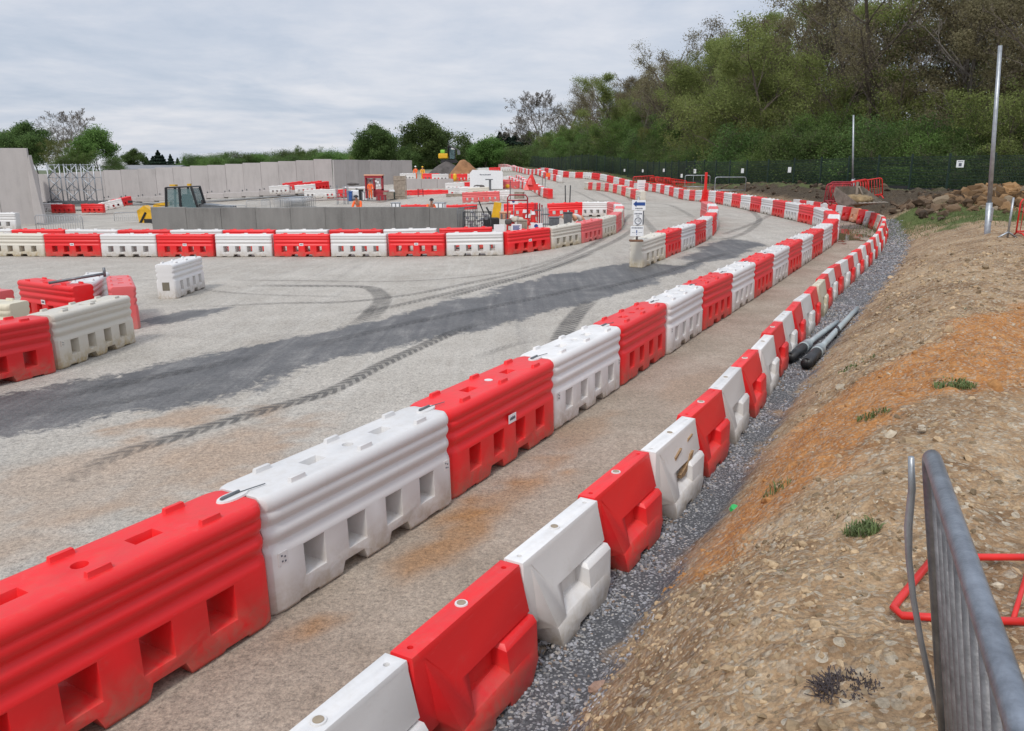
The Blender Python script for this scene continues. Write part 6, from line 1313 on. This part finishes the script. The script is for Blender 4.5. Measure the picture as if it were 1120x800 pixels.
KN = {'olive': ('deciduous_tree', 'tree'), 'spring': ('deciduous_tree', 'tree'), 'bare': ('bare_tree', 'tree'), 'thin': ('bare_tree', 'tree'), 'bush': ('bush', 'bush'), 'mid': ('small_tree', 'tree'), 'oak': ('oak_tree', 'tree'), 'con': ('conifer', 'tree')}
def plant(kind, x, y, s, label, group=None, sz=None, zb=None):
    base = kind.rstrip('0123456789'); nm, ct = KN[base]; z = gzs(x, y) if zb is None else zb
    e = empty(nm, (x, y, z-.1), random.uniform(0, 6.28)); e.scale = (s*random.uniform(.92, 1.1), s*random.uniform(.92, 1.1), (sz or s)); tag(e, label, ct, group)
    a, b_ = TM[kind]; o = bpy.data.objects.new('trunk', a); COL.objects.link(o); o.parent = e
    if b_: o = bpy.data.objects.new('crown', b_); COL.objects.link(o); o.parent = e
    return e
# wood behind the fence, following its line
def along(step, off, jit=.8, s0=0):
    P = walk(shift(FNL, -off), step, s0); return [p+V2(random.uniform(-jit, jit), random.uniform(-jit, jit)) for p in P]
def ppx(p): return 560+FPX*p.x/(p.y*cP+1.5*sP)
def rank(step, off, jit, s0, kinds, smin, smax, rankname, group, lim=1200, lo=583):
    n = 0
    for p in along(step, off, jit, s0):
        k = random.choice(kinds); s = random.uniform(smin, smax)
        q_ = ppx(p)
        if q_ > lim or q_ < lo: continue
        if q_ < 735 and smax > 1.0: s *= .80
        n += 1; plant(k, p.x, p.y, s, f"{KD[k]}, {ordinal(n)} from the right in the {rankname}", group)
KD = {'bare3': 'spreading bare tree', 'bush1': 'dark leafy bush', 'bush2': 'fresh green bush', 'bush3': 'tall dark bush', 'mid1': 'small green tree', 'mid2': 'small yellowish tree', 'olive1': 'tall olive budding tree', 'olive2': 'broad olive budding tree', 'spring1': 'tall light green tree', 'spring2': 'broad light green tree', 'bare1': 'tall bare tree', 'bare2': 'broad bare tree', 'thin1': 'nearly bare thin tree'}
rank(2.6, 3.4, .4, 0, ['bush1', 'bush1', 'bush2', 'bush3', 'bush3'], .6, .95, 'hedge behind the green fence', 'bushes along the fence')
rank(4.0, 6.0, 1.0, 1.5, ['mid1', 'mid2', 'bush3', 'mid2', 'mid1'], .6, .98, 'wood edge above the hedge', 'small trees in the wood edge')
rank(4.6, 8.5, 1.6, .7, ['olive1', 'olive2', 'spring1', 'thin1', 'olive1', 'bare2', 'thin1', 'spring1', 'spring2', 'bare1'], .74, 1.08, 'front rank of the wood', 'tall trees of the wood', 1230, 655)
rank(5.0, 14.5, 1.8, 2.0, ['olive1', 'olive2', 'spring2', 'thin1', 'bare1', 'bare2', 'olive1'], 1.0, 1.25, 'middle rank of the wood', 'tall trees of the wood', 1250, 668)
rank(5.0, 27, 1.5, 1.0, ['mid1', 'mid2', 'bush3', 'mid2'], 1.1, 1.5, 'far underwood of the wood', 'underwood behind the tall trees', 1250, 640)
rank(6.5, 21, 2.0, 1.0, ['olive1', 'spring1', 'olive2', 'bare2'], 1.05, 1.3, 'back rank of the wood', 'tall trees of the wood', 1250, 680)
def far_tree(kind, px, ptop, Y, label, group=None, wide=1.0, pb=190):
    z0 = zat(pb, Y); H = zat(ptop, Y)-z0; x = xat(px, Y, z0); h0 = {'oak': 13, 'oak2': 12, 'bare1': 20, 'bare3': 14, 'bare2': 18, 'thin1': 19, 'con': 10, 'bush1': 6, 'bush2': 5.5, 'bush3': 7, 'mid1': 10, 'mid2': 11, 'spring1': 18, 'spring2': 16, 'olive1': 18, 'olive2': 18}[kind]
    s = H/h0*1.03; return plant(kind, x, Y, s*wide, label, group, s, z0)
# left distance
for a in [('oak', -25, 138, 130, 'dark round tree cut by the left edge behind the tall wall', 1.1), ('oak', 18, 136, 128, 'big dark green tree above the tall near wall'), ('oak', 42, 140, 140, 'dark tree between the big green tree and the bare one'), ('bare3', 74, 118, 130, 'leafless grey tree standing above the shoring towers', 1.1), ('mid2', 58, 150, 125, 'thin leaved tree left of the leafless one', 1.0), ('oak2', 108, 139, 126, 'bright leafy tree right of the leafless grey one'), ('mid1', 88, 158, 122, 'small green tree behind the shoring towers'), ('bush3', 70, 172, 120, 'green bush directly behind the shoring towers', 1.5), ('bush3', 124, 172, 125, 'green bush right of the bright leafy tree', 1.4),
          ('oak', 141, 164, 230, 'distant rounded dark tree behind the grey roof'), ('oak', 426, 139, 210, 'broad round dark tree above the stepped wall', 'x'), ('oak2', 404, 152, 215, 'lighter tree left of the broad round one'), ('oak', 481, 131, 200, 'tall full oak behind the excavator'), ('oak', 458, 158, 195, 'lower dark tree left of the tall oak'), ('oak2', 530, 150, 205, 'spreading tree right of the excavator'), ('oak', 508, 157, 215, 'dark tree between the tall oak and the spreading one'), ('mid2', 391, 152, 220, 'thin pale tree left of the round tree'), ('mid1', 333, 160, 240, 'small dark tree standing over the wall middle'), ('mid1', 353, 161, 240, 'small rounded tree near the end of the long wall'),
          ('bare3', 599, 97, 205, 'bare spreading tree at the far left end of the wood', 'x'), ('thin1', 618, 97, 200, 'thin budding tree beside the bare one at the end of the wood', 'x'), ('thin1', 634, 92, 195, 'second thin budding tree from the end of the wood', 'x'), ('olive2', 650, 88, 190, 'olive tree near the far end of the wood', 'x'), ('bush3', 584, 158, 200, 'dark bush at the very end of the wood', 1.6), ('bush1', 597, 160, 196, 'dark bush under the bare end tree', 1.6), ('bush3', 612, 158, 192, 'bush under the thin budding trees', 1.6), ('bush1', 628, 156, 188, 'bush beneath the second budding tree', 1.5)]:
    far_tree(a[0], a[1], a[2], a[3], a[4], None, a[5] if len(a) > 5 and a[5] != 'x' else (1.1 if a[0] in ('oak', 'oak2') else 1.0))
cc_ = {}
for i, px in enumerate(list(range(160, 205, 7))+[228, 233, 239, 250, 258, 268]+[545, 552, 558, 564, 571, 578]):
    g_ = 0 if px < 210 else 1 if px < 300 else 2; cc_[g_] = cc_.get(g_, 0)+1
    far_tree('con', px+random.uniform(-2, 2), (168 if px < 210 else 170 if px < 300 else 146)+random.uniform(-3, 5), 260 if px < 500 else 235, ordinal(cc_[g_])+{0: ' dark conifer from the left in the distant row left of the loader cab', 1: ' dark conifer from the left in the row behind the long wall', 2: ' dark conifer from the left behind the far end of the track'}[g_], 'distant conifers', random.uniform(1.3, 2.4))
for i, px in enumerate(range(210, 460, 9)):
    far_tree(random.choice(['bush1', 'bush3', 'bush2']), px, random.uniform(166, 174) - (3 if px > 290 else 0), random.uniform(228, 250), f'{ordinal(i+1)} bush from the left in the hedge line behind the long wall', 'distant hedge bushes', 1.5)
for i, px in enumerate(range(440, 600, 9)):
    far_tree(random.choice(['bush1', 'bush3']), px, random.uniform(158, 168), random.uniform(215, 228), f'{ordinal(i+1)} distant bush from the left beyond the spoil heaps', 'distant bushes beyond the spoil heaps', 1.6)
# grey roof behind the wall
def shed():
    Y = 170; z0 = zat(200, Y); x0, x1 = xat(134, Y), xat(193, Y); e = empty('shed', ((x0+x1)/2, Y, z0)); tag(e, 'long low building with a grey roof showing above the far wall', 'building'); W = x1-x0; H = zat(186, Y)-z0
    bm = bmesh.new(); box(bm, -W/2, W/2, 0, 8, 0, H-.02); bm_obj('wall', bm, plain('brown_wall', (.16, .12, .09), .9), e); bm = bmesh.new(); hull(bm, [(x, y, z) for x in (-W/2-.3, W/2+.3) for y, z in ((-.5, H), (-.5, H+.15), (4, H+1.0), (8.5, H+.15), (8.5, H))]); bm_obj('roof', bm, concrete_mat('fibre_cement', (.20, .20, .21), .2), e)
shed()
# scattered weeds and dead stalks over the bank, too many and too small to count
wx_, wy_ = [], []
for _ in range(90):
    a_, b_ = sd_to_xy(np.array([random.uniform(3, 24)]), np.array([random.uniform(1.0, 7)])); n_ = random.randint(4, 22); sp_w = random.uniform(.02, .09)
    wx_ += [float(a_[0])+random.gauss(0, sp_w) for _i in range(n_)]; wy_ += [float(b_[0])+random.gauss(0, sp_w) for _i in range(n_)]
d, zz_ = bank_z(np.array(wx_), np.array(wy_)); V, F = [], []
for a_, c_, z_ in zip(wx_, wy_, zz_):
    th = random.random()*6.283; h = random.uniform(.015, .05); w_ = .0016+.0004*c_; k = len(V); V += [(a_-w_*math.cos(th), c_-w_*math.sin(th), z_-.005), (a_+w_*math.cos(th), c_+w_*math.sin(th), z_-.005), (a_+random.uniform(-.03, .03), c_+random.uniform(-.03, .03), z_+h)]; F.append((k, k+1, k+2))
tag(np_mesh('sparse_weeds', np.array(V), np.array(F), GRASSM), kind='stuff')
